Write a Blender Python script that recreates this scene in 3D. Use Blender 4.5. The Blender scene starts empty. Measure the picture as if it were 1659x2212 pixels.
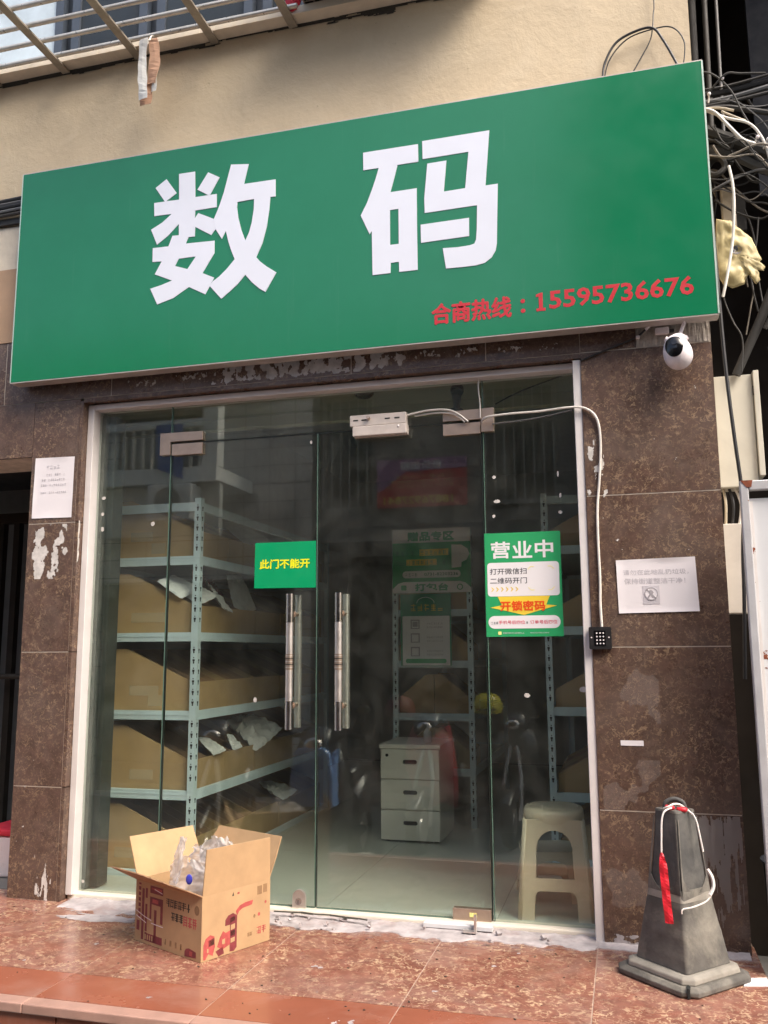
import bpy, bmesh, math, random
from mathutils import Vector, Matrix, noise
from mathutils.geometry import tessellate_polygon

random.seed(7)
scene = bpy.context.scene
COL = scene.collection
R = math.radians

# ------------------------------------------------------------------ camera, sky, sun, exposure
cd = bpy.data.cameras.new('camera'); cam = bpy.data.objects.new('camera', cd); COL.objects.link(cam)
cam.location = (2.50616, -3.66525, 1.11772)
cam.rotation_euler = (1.7277656, 0.0054534, 0.2648683)
cd.sensor_fit = 'HORIZONTAL'; cd.sensor_width = 36.0; cd.lens = 36.0 * 1891.47 / 1659.0
cd.clip_start = 0.05; cd.clip_end = 500
scene.camera = cam

SUN = Vector((1.75, -1.15, 2.5)).normalized()
world = bpy.data.worlds.new('World'); scene.world = world; world.use_nodes = True
wn = world.node_tree; wn.nodes.clear()
sky = wn.nodes.new('ShaderNodeTexSky'); sky.sky_type = 'NISHITA'; sky.sun_disc = False
sky.sun_elevation = math.asin(SUN.z); sky.sun_rotation = math.atan2(SUN.x, SUN.y)
sky.air_density = 1.0; sky.dust_density = 6.0; sky.ozone_density = 0.6
bg = wn.nodes.new('ShaderNodeBackground'); bg.inputs[1].default_value = 0.15
wo = wn.nodes.new('ShaderNodeOutputWorld')
wn.links.new(sky.outputs[0], bg.inputs[0]); wn.links.new(bg.outputs[0], wo.inputs[0])

sd = bpy.data.lights.new('sun', 'SUN'); sd.energy = 1.15; sd.angle = R(32); sd.color = (1.0, 0.95, 0.87)
sun = bpy.data.objects.new('sun', sd); COL.objects.link(sun)
sun.rotation_euler = (-SUN).to_track_quat('-Z', 'Y').to_euler(); sun.location = (6, -6, 12)

scene.view_settings.view_transform = 'Standard'; scene.view_settings.look = 'None'
scene.view_settings.exposure = 1.28; scene.view_settings.gamma = 1.0
scene.view_settings.use_curve_mapping = False
scene.cycles.use_denoising = True
scene.cycles.max_bounces = 8; scene.cycles.diffuse_bounces = 4; scene.cycles.glossy_bounces = 4
scene.cycles.transparent_max_bounces = 16; scene.cycles.transmission_bounces = 8
scene.cycles.caustics_reflective = False; scene.cycles.caustics_refractive = False

# ------------------------------------------------------------------ helpers
def S(r, g, b):
    f = lambda c: (c / 255 / 12.92) if c / 255 <= 0.04045 else ((c / 255 + 0.055) / 1.055) ** 2.4
    return (f(r), f(g), f(b))

class NT:
    def __init__(s, name):
        s.m = bpy.data.materials.new(name); s.m.use_nodes = True
        s.t = s.m.node_tree; s.t.nodes.clear()
        s.out = s.t.nodes.new('ShaderNodeOutputMaterial')
    def n(s, typ, **kw):
        nd = s.t.nodes.new(typ)
        for k, v in kw.items(): setattr(nd, k, v)
        return nd
    def l(s, a, b): s.t.links.new(a, b)
    def coords(s, rand=True, scale=None):
        tc = s.n('ShaderNodeTexCoord'); o = tc.outputs['Object']
        if rand:
            oi = s.n('ShaderNodeObjectInfo'); m = s.n('ShaderNodeVectorMath', operation='SCALE')
            cb = s.n('ShaderNodeCombineXYZ')
            for i in range(3): s.l(oi.outputs['Random'], cb.inputs[i])
            s.l(cb.outputs[0], m.inputs[0]); m.inputs['Scale'].default_value = 37.0
            a = s.n('ShaderNodeVectorMath', operation='ADD'); s.l(o, a.inputs[0]); s.l(m.outputs[0], a.inputs[1]); o = a.outputs[0]
        if scale:
            m = s.n('ShaderNodeVectorMath', operation='MULTIPLY'); s.l(o, m.inputs[0]); m.inputs[1].default_value = scale; o = m.outputs[0]
        return o
    def noise(s, co, scale, detail=4, rough=.55, dist=0):
        nz = s.n('ShaderNodeTexNoise'); s.l(co, nz.inputs['Vector'])
        nz.inputs['Scale'].default_value = scale; nz.inputs['Detail'].default_value = detail
        nz.inputs['Roughness'].default_value = rough; nz.inputs['Distortion'].default_value = dist
        return nz.outputs['Fac']
    def rng(s, x, a, b, c=0., d=1.):
        m = s.n('ShaderNodeMapRange'); m.clamp = True; s.l(x, m.inputs[0])
        for i, v in enumerate((a, b, c, d)): m.inputs[i + 1].default_value = v
        return m.outputs[0]
    def math(s, op, a, b=None):
        m = s.n('ShaderNodeMath', operation=op)
        for i, v in enumerate((a, b)):
            if v is None: continue
            if isinstance(v, (int, float)): m.inputs[i].default_value = v
            else: s.l(v, m.inputs[i])
        return m.outputs[0]
    def mix(s, f, a, b):
        m = s.n('ShaderNodeMix', data_type='RGBA')
        for sock, v in ((m.inputs[0], f), (m.inputs[6], a), (m.inputs[7], b)):
            if isinstance(v, (int, float)): sock.default_value = v
            elif isinstance(v, tuple): sock.default_value = (*v[:3], 1)
            else: s.l(v, sock)
        return m.outputs[2]
    def bsdf(s, col, rough=.5, metal=0., spec=.5, bump=None, bstr=.2, bdist=.002, coat=0., alpha=None):
        p = s.n('ShaderNodeBsdfPrincipled')
        for nm, v in (('Base Color', col), ('Roughness', rough), ('Metallic', metal)):
            if isinstance(v, tuple): p.inputs[nm].default_value = (*v[:3], 1)
            elif isinstance(v, (int, float)): p.inputs[nm].default_value = v
            else: s.l(v, p.inputs[nm])
        p.inputs['Specular IOR Level'].default_value = spec; p.inputs['Coat Weight'].default_value = coat
        p.inputs['Coat Roughness'].default_value = .08
        if bump is not None:
            b = s.n('ShaderNodeBump'); b.inputs['Strength'].default_value = bstr; b.inputs['Distance'].default_value = bdist
            s.l(bump, b.inputs['Height']); s.l(b.outputs[0], p.inputs['Normal'])
        s.l(p.outputs[0], s.out.inputs[0])
        return p

def mul(c, k): return tuple(min(1, x * k) for x in c)

def mat(name, col, rough=.55, metal=0., var=.12, scale=9., bump=.15, bscale=120., spec=.5, coat=0., dirt=0., dcol=(.16, .13, .1), rv=1.):
    t = NT(name); co = t.coords()
    n1 = t.noise(co, scale, 6, .6)
    c = t.mix(t.rng(n1, .3, .7), mul(col, 1 - var), mul(col, 1 + var))
    if dirt:
        n2 = t.noise(co, scale * .45, 8, .7, .4)
        c = t.mix(t.math('MULTIPLY', t.rng(n2, .48, .72), dirt), c, dcol)
    r = t.rng(t.noise(co, scale * 2.3, 5), .3, .7, max(.03, rough - .07 * rv), min(1, rough + .08 * rv))
    t.bsdf(c, r, metal, spec, t.noise(co, bscale, 4) if bump else None, bump, coat=coat)
    return t.m

def marble(name, base, vein, scale, rough, w=.02, amt=1., base2=None, th=(.4, .52), dust=None, coat=0., fleck=.5):
    t = NT(name); co = t.coords()
    wob = t.n('ShaderNodeTexNoise'); t.l(co, wob.inputs['Vector']); wob.inputs['Scale'].default_value = scale * 1.4; wob.inputs['Detail'].default_value = 2
    ws = t.n('ShaderNodeVectorMath', operation='SCALE'); t.l(wob.outputs['Color'], ws.inputs[0]); ws.inputs['Scale'].default_value = 1.1 / scale
    wa = t.n('ShaderNodeVectorMath', operation='ADD'); t.l(co, wa.inputs[0]); t.l(ws.outputs[0], wa.inputs[1])
    def ridge(sc, mid, ww, off):
        ad = t.n('ShaderNodeVectorMath', operation='ADD'); t.l(wa.outputs[0], ad.inputs[0]); ad.inputs[1].default_value = (off, off * .7, off * 1.3)
        n = t.noise(ad.outputs[0], sc, 1.5, .5)
        return t.rng(t.math('ABSOLUTE', t.math('SUBTRACT', n, mid)), ww * .3, ww, 1., 0.)
    def gate(sc, a, b, off):
        ad = t.n('ShaderNodeVectorMath', operation='ADD'); t.l(co, ad.inputs[0]); ad.inputs[1].default_value = (off, off, off)
        return t.rng(t.noise(ad.outputs[0], sc, 2, .6), a, b)
    v1 = t.math('MULTIPLY', ridge(scale, .5, w, 0), gate(scale * .9, .47, .56, 3))
    v2 = t.math('MULTIPLY', ridge(scale * 1.5, .47, w * 1.1, 11), gate(scale * 1.1, .48, .58, 7))
    big = gate(scale * .16, th[0], th[1], 19)
    v = t.math('MULTIPLY', t.math('MULTIPLY', t.math('MAXIMUM', v1, v2), t.rng(big, 0, 1, .35, 1.)), amt)
    n3 = t.noise(co, scale * .55, 9, .7, .5)
    b = t.mix(t.rng(n3, .32, .7), mul(base, .66), base2 or mul(base, 1.35))
    fl = t.math('MULTIPLY', t.rng(t.noise(co, scale * 3.0, 3, .6), .56, .72), fleck)
    b = t.mix(fl, b, mul(vein, .8))
    c = t.mix(v, b, vein)
    if dust:
        d = t.math('MULTIPLY', t.rng(t.noise(co, 3.1, 7, .65, .6), .45, .75), dust[1]); c = t.mix(d, c, dust[0])
        r = t.rng(t.noise(co, 4.1, 6, .65), .35, .7, rough, min(1, rough + .25))
    else:
        r = t.rng(t.noise(co, 11, 5), .3, .7, rough * .8, rough * 1.3)
    t.bsdf(c, r, 0, .5, t.noise(co, 14, 3), .05, .004, coat=coat)
    return t.m

def glassmat(name, tint, ior=1.5):
    t = NT(name)
    tr = t.n('ShaderNodeBsdfTransparent'); tr.inputs[0].default_value = (*tint, 1)
    gl = t.n('ShaderNodeBsdfGlossy'); gl.inputs['Roughness'].default_value = 0.0; gl.inputs[0].default_value = (.92, .97, .94, 1)
    co = t.coords(False); ge = t.n('ShaderNodeNewGeometry'); dt = t.n('ShaderNodeVectorMath', operation='DOT_PRODUCT')
    t.l(ge.outputs['Normal'], dt.inputs[0]); t.l(ge.outputs['Incoming'], dt.inputs[1])
    f0 = ((ior - 1) / (ior + 1)) ** 2
    c5 = t.math('POWER', t.math('SUBTRACT', 1.0, t.math('ABSOLUTE', dt.outputs['Value'])), 5.0)
    frs = t.math('ADD', t.math('MULTIPLY', c5, 1 - f0), f0)
    b = t.n('ShaderNodeBump'); b.inputs['Strength'].default_value = .015; b.inputs['Distance'].default_value = .02
    t.l(t.noise(co, 2.2, 1), b.inputs['Height']); t.l(b.outputs[0], gl.inputs['Normal'])
    # a faint film of dust on the pane
    df = t.n('ShaderNodeBsdfDiffuse'); df.inputs[0].default_value = (.75, .77, .72, 1)
    m1 = t.n('ShaderNodeMixShader'); m2 = t.n('ShaderNodeMixShader')
    t.l(frs, m1.inputs[0]); t.l(tr.outputs[0], m1.inputs[1]); t.l(gl.outputs[0], m1.inputs[2])
    d = t.rng(t.noise(co, 5.0, 8, .7, .5), .4, .8, .004, .03)
    t.l(d, m2.inputs[0]); t.l(m1.outputs[0], m2.inputs[1]); t.l(df.outputs[0], m2.inputs[2])
    t.l(m2.outputs[0], t.out.inputs[0])
    return t.m

def filmmat(name, col, clear, rough=.35):
    t = NT(name); co = t.coords()
    p = t.n('ShaderNodeBsdfPrincipled'); p.inputs['Base Color'].default_value = (*col, 1); p.inputs['Roughness'].default_value = rough
    tl = t.n('ShaderNodeBsdfTranslucent'); tl.inputs[0].default_value = (*col, 1)
    tr = t.n('ShaderNodeBsdfTransparent')
    b = t.n('ShaderNodeBump'); b.inputs['Strength'].default_value = .5; b.inputs['Distance'].default_value = .006
    t.l(t.noise(co, 26, 4), b.inputs['Height']); t.l(b.outputs[0], p.inputs['Normal'])
    m1 = t.n('ShaderNodeMixShader'); m1.inputs[0].default_value = .5; m2 = t.n('ShaderNodeMixShader'); m2.inputs[0].default_value = clear
    t.l(p.outputs[0], m1.inputs[1]); t.l(tl.outputs[0], m1.inputs[2]); t.l(m1.outputs[0], m2.inputs[1]); t.l(tr.outputs[0], m2.inputs[2])
    t.l(m2.outputs[0], t.out.inputs[0])
    return t.m

class MB:
    def __init__(s): s.v = []; s.f = []
    def add(s, vs, fs):
        o = len(s.v); s.v += [tuple(v) for v in vs]; s.f += [tuple(i + o for i in f) for f in fs]; return s
    def box(s, x0, x1, y0, y1, z0, z1):
        return s.add([(x, y, z) for z in (z0, z1) for y in (y0, y1) for x in (x0, x1)],
                     [(0, 2, 3, 1), (4, 5, 7, 6), (0, 1, 5, 4), (2, 6, 7, 3), (0, 4, 6, 2), (1, 3, 7, 5)])
    def tube(s, pts, r, n=8, caps=True):
        pts = [Vector(p) for p in pts]; rs = r if isinstance(r, (list, tuple)) else [r] * len(pts)
        up = Vector((0, 0, 1)); rings = []; prev = None
        for i, p in enumerate(pts):
            d = (pts[min(i + 1, len(pts) - 1)] - pts[max(i - 1, 0)]).normalized()
            a = prev - d * prev.dot(d) if prev else d.cross(up if abs(d.z) < .9 else Vector((1, 0, 0)))
            if a.length < 1e-6: a = d.orthogonal()
            a.normalize(); b = d.cross(a); prev = a
            rings.append([p + (a * math.cos(2 * math.pi * k / n) + b * math.sin(2 * math.pi * k / n)) * rs[i] for k in range(n)])
        o = len(s.v)
        for rg in rings: s.v += [tuple(q) for q in rg]
        for i in range(len(pts) - 1):
            for k in range(n):
                s.f.append((o + i * n + k, o + i * n + (k + 1) % n, o + (i + 1) * n + (k + 1) % n, o + (i + 1) * n + k))
        if caps:
            s.f.append(tuple(o + k for k in range(n))[::-1]); e = o + (len(pts) - 1) * n; s.f.append(tuple(e + k for k in range(n)))
        return s
    def lathe(s, prof, n=24, c=(0, 0, 0), M=None):
        vs = []; fs = []; m = len(prof)
        for k in range(n):
            a = 2 * math.pi * k / n
            for r, z in prof:
                v = Vector((r * math.cos(a), r * math.sin(a), z))
                vs.append((M @ v if M else v) + Vector(c))
        for k in range(n):
            for i in range(m - 1):
                fs.append((k * m + i, ((k + 1) % n) * m + i, ((k + 1) % n) * m + i + 1, k * m + i + 1))
        return s.add(vs, fs)
    def prism(s, poly, a0, a1, holes=(), plane='xz'):
        loops = [poly] + list(holes)
        fl = [p for l in loops for p in l]
        tris = tessellate_polygon([[Vector((p[0], p[1], 0)) for p in l] for l in loops])
        mp = {'xz': lambda p, a: (p[0], a, p[1]), 'xy': lambda p, a: (p[0], p[1], a), 'yz': lambda p, a: (a, p[0], p[1])}[plane]
        n = len(fl); vs = [mp(p, a0) for p in fl] + [mp(p, a1) for p in fl]; fs = []
        for t in tris: fs.append(tuple(t)); fs.append(tuple(i + n for i in t[::-1]))
        o = 0
        for l in loops:
            for i in range(len(l)):
                j = (i + 1) % len(l); fs.append((o + i, o + j, o + j + n, o + i + n))
            o += len(l)
        return s.add(vs, fs)
    def loft(s, secs, n=20, p=2.5):   # sections along x: (x, yc, zc, hy, hz)
        vs = []; fs = []
        for (x, yc, zc, hy, hz) in secs:
            for k in range(n):
                a = 2 * math.pi * k / n; ca, sa = math.cos(a), math.sin(a)
                vs.append((x, yc + hy * math.copysign(abs(ca) ** (2 / p), ca), zc + hz * math.copysign(abs(sa) ** (2 / p), sa)))
        for i in range(len(secs) - 1):
            for k in range(n): fs.append((i * n + k, i * n + (k + 1) % n, (i + 1) * n + (k + 1) % n, (i + 1) * n + k))
        fs.append(tuple(range(n))); fs.append(tuple(range((len(secs) - 1) * n, len(secs) * n)))
        return s.add(vs, fs)
    def ball(s, c, r, n=16, m=10, M=None):
        r = r if isinstance(r, tuple) else (r, r, r); vs = []; fs = []
        for i in range(m + 1):
            t = math.pi * i / m
            for k in range(n):
                a = 2 * math.pi * k / n
                v = Vector((r[0] * math.sin(t) * math.cos(a), r[1] * math.sin(t) * math.sin(a), r[2] * math.cos(t)))
                vs.append((M @ v if M else v) + Vector(c))
        for i in range(m):
            for k in range(n): fs.append((i * n + k, (i + 1) * n + k, (i + 1) * n + (k + 1) % n, i * n + (k + 1) % n))
        return s.add(vs, fs)
    def xf(s, M): s.v = [tuple(M @ Vector(v)) for v in s.v]; return s

ORI = {}
def link(name, me, m, parent=None):
    o = bpy.data.objects.new(name, me); COL.objects.link(o)
    if m: me.materials.append(m)
    if parent: o.parent = parent
    return o

def build(name, mb, m, parent=None, bevel=0., smooth=False, seg=2, solid=0.):
    off = ORI.get(parent, Vector((0, 0, 0))) if parent else Vector((0, 0, 0))
    me = bpy.data.meshes.new(name); me.from_pydata([tuple(Vector(v) - off) for v in mb.v], [], mb.f)
    bm = bmesh.new(); bm.from_mesh(me); bmesh.ops.remove_doubles(bm, verts=bm.verts, dist=1e-6)
    bmesh.ops.recalc_face_normals(bm, faces=bm.faces); bm.to_mesh(me); bm.free()
    o = link(name, me, m, parent)
    if parent: ORI[o] = off
    if solid:
        sm = o.modifiers.new('solid', 'SOLIDIFY'); sm.thickness = solid; sm.offset = 0
    if bevel:
        b = o.modifiers.new('bevel', 'BEVEL'); b.width = bevel; b.segments = seg; b.limit_method = 'ANGLE'; b.angle_limit = R(35)
    if smooth:
        for p in me.polygons: p.use_smooth = True
        if bevel == 0 and smooth != 'all':
            me.set_sharp_from_angle(angle=R(40))
    return o

def thing(name, label, cat, loc=(0, 0, 0), rotz=0., group=None, local=False):
    o = bpy.data.objects.new(name, None); COL.objects.link(o); o.empty_display_size = .1
    o.location = loc; o.rotation_euler = (0, 0, rotz)
    tag(o, label, cat, group)
    ORI[o] = Vector((0, 0, 0)) if local else Vector(loc)
    return o
def tag(o, label=None, cat=None, group=None, kind=None):
    if label: o['label'] = label
    if cat: o['category'] = cat
    if group: o['group'] = group
    if kind: o['kind'] = kind
    return o
def struct(name, mb, m, **k): return tag(build(name, mb, m, **k), kind='structure')
def dup(root, loc, label=None, rotz=None):
    r = root.copy(); COL.objects.link(r); r.location = loc
    if rotz is not None: r.rotation_euler = (0, 0, rotz)
    if label: r['label'] = label
    for ch in root.children:
        c = ch.copy(); COL.objects.link(c); c.parent = r
        for g in ch.children:
            d = g.copy(); COL.objects.link(d); d.parent = c
    return r

def smoothpath(pts, k=6):
    P = [Vector(p) for p in pts]; out = []
    for i in range(len(P) - 1):
        p0, p1, p2, p3 = P[max(i - 1, 0)], P[i], P[i + 1], P[min(i + 2, len(P) - 1)]
        for j in range(k):
            t = j / k
            out.append(.5 * ((2 * p1) + (p2 - p0) * t + (2 * p0 - 5 * p1 + 4 * p2 - p3) * t * t + (3 * p1 - p0 - 3 * p2 + p3) * t ** 3))
    out.append(P[-1]); return out
def cable(name, pts, r, m, parent=None, n=6, k=6): return build(name, MB().tube(smoothpath(pts, k), r, n), m, parent, smooth=True)

_tc = {}
def textmesh(body, bold=0., res=2):
    key = (body, bold)
    if key in _tc: return _tc[key]
    cu = bpy.data.curves.new('lettering', 'FONT'); cu.body = body; cu.size = 1.; cu.offset = bold; cu.resolution_u = res
    o = bpy.data.objects.new('lettering', cu); COL.objects.link(o)
    dg = bpy.context.evaluated_depsgraph_get(); ev = o.evaluated_get(dg); me = ev.to_mesh()
    vs = [(v.co.x, v.co.y) for v in me.vertices]; fs = [tuple(p.vertices) for p in me.polygons]; ev.to_mesh_clear()
    bpy.data.objects.remove(o); bpy.data.curves.remove(cu)
    _tc[key] = (vs, fs); return vs, fs
def text(parent, body, m, x0, x1, z0, z1, y, bold=0., name='lettering', flip=False, fn=None):
    vs, fs = textmesh(body, bold)
    a0 = min(v[0] for v in vs); a1 = max(v[0] for v in vs); b0 = min(v[1] for v in vs); b1 = max(v[1] for v in vs)
    out = []
    for a, b in vs:
        u = (a - a0) / (a1 - a0); w = (b - b0) / (b1 - b0)
        if flip: u = 1 - u
        p = (x0 + (x1 - x0) * u, y, z0 + (z1 - z0) * w)
        out.append(fn(p) if fn else p)
    mb = MB().add(out, fs)
    off = ORI.get(parent, Vector((0, 0, 0)))
    me = bpy.data.meshes.new(name); me.from_pydata([tuple(Vector(v) - off) for v in mb.v], [], mb.f)
    o = link(name, me, m, parent); ORI[o] = off
    return o

def boldtext(parent, body, m, x0, x1, z0, z1, y, d, bold=.006):
    o = None
    for k, (dx, dz) in enumerate(((0, 0), (d, 0), (-d, 0), (0, d), (0, -d))):
        q = text(o or parent, body, m, x0 + dx, x1 + dx, z0 + dz, z1 + dz, y - .00012 * k, bold, name='lettering' if o is None else 'stroke_edge')
        o = o or q
    return o
def plate(parent, name, poly, m, y, t=.0006, holes=()):
    return build(name, MB().prism(poly, y, y + t, holes), m, parent)
def rrect(x0, x1, z0, z1, r, n=5):
    out = []
    for cx, cz, a in ((x1 - r, z1 - r, 0), (x0 + r, z1 - r, 90), (x0 + r, z0 + r, 180), (x1 - r, z0 + r, 270)):
        for i in range(n + 1):
            t = R(a + 90 * i / n); out.append((cx + r * math.cos(t), cz + r * math.sin(t)))
    return out
def rect(x0, x1, z0, z1): return [(x0, z0), (x1, z0), (x1, z1), (x0, z1)]
def circ(cx, cz, r, n=20): return [(cx + r * math.cos(2 * math.pi * i / n), cz + r * math.sin(2 * math.pi * i / n)) for i in range(n)]

def patchmesh(x0, x1, z0, z1, y, thr, seed, freq=(30, 30), edge=.25, cell=.0028, extra=None, plane='xz', t=.0008):
    """thin flakes with a ragged outline: grid cells kept where a noise field is high"""
    mb = MB(); nx = max(2, int((x1 - x0) / cell)); nz = max(2, int((z1 - z0) / cell)); idx = {}
    def vid(i, j):
        if (i, j) not in idx:
            a = x0 + (x1 - x0) * i / nx; b = z0 + (z1 - z0) * j / nz
            mb.v.append((a, y, b) if plane == 'xz' else (a, b, y)); idx[(i, j)] = len(mb.v) - 1
        return idx[(i, j)]
    for i in range(nx):
        for j in range(nz):
            a = x0 + (x1 - x0) * (i + .5) / nx; b = z0 + (z1 - z0) * (j + .5) / nz
            u = (i + .5) / nx; w = (j + .5) / nz
            e = min(u, 1 - u, w, 1 - w) / edge if edge else 1
            v = noise.fractal(Vector((a * freq[0] + seed * 7.1, b * freq[1] + seed * 3.3, seed)), 1.0, 2.0, 4)
            v += min(1, e) * .55 - .55
            if extra: v += extra(u, w)
            if v > thr: mb.f.append((vid(i, j), vid(i + 1, j), vid(i + 1, j + 1), vid(i, j + 1)))
    return mb

# ------------------------------------------------------------------ materials
def sign_mat():
    t = NT('sign_green'); co = t.coords(False)
    c = t.mix(t.rng(t.noise(co, 2.2, 7, .65), .35, .75), (.0025, .16, .065), (.006, .175, .076))
    c = t.mix(t.rng(t.noise(t.coords(False, (26, 26, 1.6)), 1.0, 5, .6), .6, .85, 0, .14), c, (.12, .24, .17))
    r = t.rng(t.noise(co, 5, 6, .6), .3, .7, .17, .27)
    t.bsdf(c, r, 0, .6, t.noise(co, 1.3, 2), .05, .03)
    return t.m
M = {}
M['brown_stone'] = marble('brown_stone', (.1, .06, .046), (.3, .205, .13), 34, .2, w=.034, th=(.4, .56), dust=((.2, .165, .14), .3), amt=.85, fleck=.5)
M['red_stone'] = marble('red_stone', (.25, .098, .07), (.6, .42, .27), 27, .16, w=.045, th=(.38, .58), dust=((.4, .3, .26), .35), base2=(.32, .135, .095), amt=.85, fleck=.36)
M['plain_red'] = mat('plain_red', (.29, .098, .058), .22, var=.1, scale=4, bump=0, dirt=.35, dcol=(.46, .34, .29))
M['floor_grout'] = mat('floor_grout', (.4, .29, .23), .9, var=.25, scale=20)
M['nosing'] = mat('nosing', (.42, .25, .2), .45, var=.15, scale=12, dirt=.4, dcol=(.3, .2, .17))
M['grout'] = mat('grout', (.58, .51, .43), .9, var=.2, scale=20)
M['plaster'] = None
M['tan_plaster'] = mat('tan_plaster', (.44, .29, .185), .8, var=.08, scale=5, bump=.2, bscale=60, dirt=.2)
M['white_plaster'] = mat('white_plaster', (.68, .6, .48), .8, var=.08, scale=7, bump=.3, bscale=40, dirt=.25)
M['sign_green'] = sign_mat()
M['sign_white'] = mat('sign_white', (.68, .71, .8), .4, var=.02, bump=0)
M['sign_red'] = mat('sign_red', (.5, .026, .038), .4, var=.05, bump=0)
M['alu'] = mat('alu', (.58, .52, .48), .38, .35, var=.1, scale=14, bump=.03, dirt=.3, dcol=(.3, .25, .22))
M['alu_edge'] = mat('alu_edge', (.55, .66, .58), .35, .4, var=.05)
M['white_frame'] = mat('white_frame', (.7, .665, .655), .38, var=.05, scale=10, bump=.05, dirt=.3, dcol=(.45, .4, .36))
M['dark_channel'] = mat('dark_channel', (.05, .058, .05), .4, .3, var=.15, dirt=.3, dcol=(.2, .2, .17))
M['glass'] = glassmat('glass', (.935, .972, .945), 1.72)
M['glass_edge'] = mat('glass_edge', (.11, .19, .15), .2, var=.1, bump=0)
M['glass_gap'] = mat('glass_gap', (.012, .018, .015), .4, bump=0)
M['steel'] = mat('steel', (.78, .72, .68), .36, .9, var=.06, scale=18, bump=.02)
M['satin_steel'] = mat('satin_steel', (.5, .38, .3), .42, .85, var=.08, scale=20, bump=.04)
M['mirror_steel'] = mat('mirror_steel', (.62, .57, .54), .2, 1., var=.03, bump=0)
M['rack'] = mat('rack', (.6, .72, .76), .42, .05, var=.06, scale=12, bump=.04, dirt=.12)
M['slot'] = mat('slot', (.01, .012, .012), .7, bump=0)
M['shelf'] = mat('shelf', (.3, .34, .34), .55, .1)
M['card'] = mat('card', (.42, .275, .13), .75, var=.09, scale=7, bump=.1, bscale=90)
M['card_light'] = mat('card_light', (.46, .3, .16), .75, var=.1, scale=9, bump=.12, bscale=70)
M['card_dark'] = mat('card_dark', (.34, .205, .11), .75, var=.1, scale=9, bump=.12, bscale=70)
M['cut_edge'] = mat('cut_edge', (.62, .46, .3), .85, var=.2, scale=60)
M['dark_red_print'] = mat('dark_red_print', (.2, .036, .042), .6, var=.3, scale=40, bump=0)
M['red_print'] = mat('red_print', (.42, .08, .075), .6, var=.25, scale=40, bump=0)
M['black_print'] = mat('black_print', (.06, .045, .03), .6, var=.25, scale=40, bump=0)
M['brown_print'] = mat('brown_print', (.27, .16, .08), .6, var=.15, scale=40, bump=0)
M['paper'] = mat('paper', (.76, .72, .74), .8, var=.04, scale=6, bump=.12, bscale=14)
M['ink_grey'] = mat('ink_grey', (.36, .34, .36), .8, bump=0)
M['ink_faint'] = mat('ink_faint', (.53, .5, .53), .8, bump=0)
M['sticker_green'] = mat('sticker_green', (.0, .32, .12), .4, var=.03, bump=0)
M['poster_green'] = mat('poster_green', (.03, .36, .13), .35, var=.08, scale=3, bump=0)
M['poster_white'] = mat('poster_white', (.82, .79, .8), .4, var=.02, bump=0)
M['poster_yellow'] = mat('poster_yellow', (.85, .62, .06), .4, var=.05, bump=0)
M['pale_yellow'] = mat('pale_yellow', (.9, .82, .3), .4, var=.05, bump=0)
M['yellow_text'] = mat('yellow_text', (.85, .85, .02), .4, var=.03, bump=0)
M['orange_red'] = mat('orange_red', (.8, .09, .015), .4, var=.05, bump=0)
M['pink_red'] = mat('pink_red', (.72, .05, .11), .4, bump=0)
M['ink'] = mat('ink', (.06, .06, .07), .5, bump=0)
M['dark_green'] = mat('dark_green', (.0, .22, .1), .4, bump=0)
M['black_plastic'] = mat('black_plastic', (.018, .017, .018), .42, var=.15, bump=.1, bscale=300)
M['black_gloss'] = mat('black_gloss', (.006, .006, .007), .12, bump=0)
M['white_plastic'] = mat('white_plastic', (.78, .72, .74), .3, var=.03, bump=.02)
M['off_white'] = mat('off_white', (.62, .55, .5), .45, var=.06, scale=14, bump=.05, dirt=.25)
M['white_cable'] = mat('white_cable', (.72, .68, .62), .45, bump=0)
M['cream_plastic'] = mat('cream_plastic', (.58, .5, .37), .42, var=.05, scale=8, bump=.05, dirt=.15)
M['cabinet'] = mat('cabinet', (.74, .71, .62), .5, var=.04, bump=.03)
M['black_cable'] = mat('black_cable', (.02, .02, .022), .5, bump=0)
M['grey_cable'] = mat('grey_cable', (.12, .12, .12), .5, bump=0)
M['dusty_wire'] = mat('dusty_wire', (.26, .23, .19), .8, var=.3, scale=40, bump=.3)
M['cement'] = mat('cement', (.4, .365, .37), .95, var=.3, scale=16, bump=.9, bscale=60, dirt=.7, dcol=(.3, .2, .18))
M['cement_dark'] = mat('cement_dark', (.3, .28, .28), .95, var=.3, scale=20, bump=.8, bscale=60)
M['mortar'] = mat('mortar', (.42, .37, .32), .95, var=.25, scale=30, bump=1., bscale=120, dirt=.5)
M['sill_paint'] = mat('sill_paint', (.74, .68, .58), .5, var=.06, scale=9, bump=.15, bscale=40, dirt=.3, dcol=(.45, .38, .32))
M['rubber'] = mat('rubber', (.105, .098, .088), .88, var=.4, scale=10, bump=.7, bscale=45, dirt=.85, dcol=(.26, .24, .2))
M['rubber_dark'] = mat('rubber_dark', (.06, .059, .057), .7, var=.3, scale=13, bump=.3, bscale=60, dirt=.5, dcol=(.2, .19, .17))
M['rubber_dust'] = mat('rubber_dust', (.27, .25, .215), .92, var=.3, scale=9, bump=.5, bscale=60, dirt=.7, dcol=(.16, .15, .135))
M['rope'] = mat('rope', (.75, .7, .66), .8, bump=.3, bscale=200)
M['red_tape'] = mat('red_tape', (.6, .02, .035), .35, var=.15, bump=.1)
M['bag_film'] = filmmat('bag_film', (.92, .9, .91), .34, .55)
M['tape_film'] = filmmat('tape_film', (.9, .82, .62), .68, .2)
M['cement_film'] = filmmat('cement_film', (.55, .5, .5), .72, .8)
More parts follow.
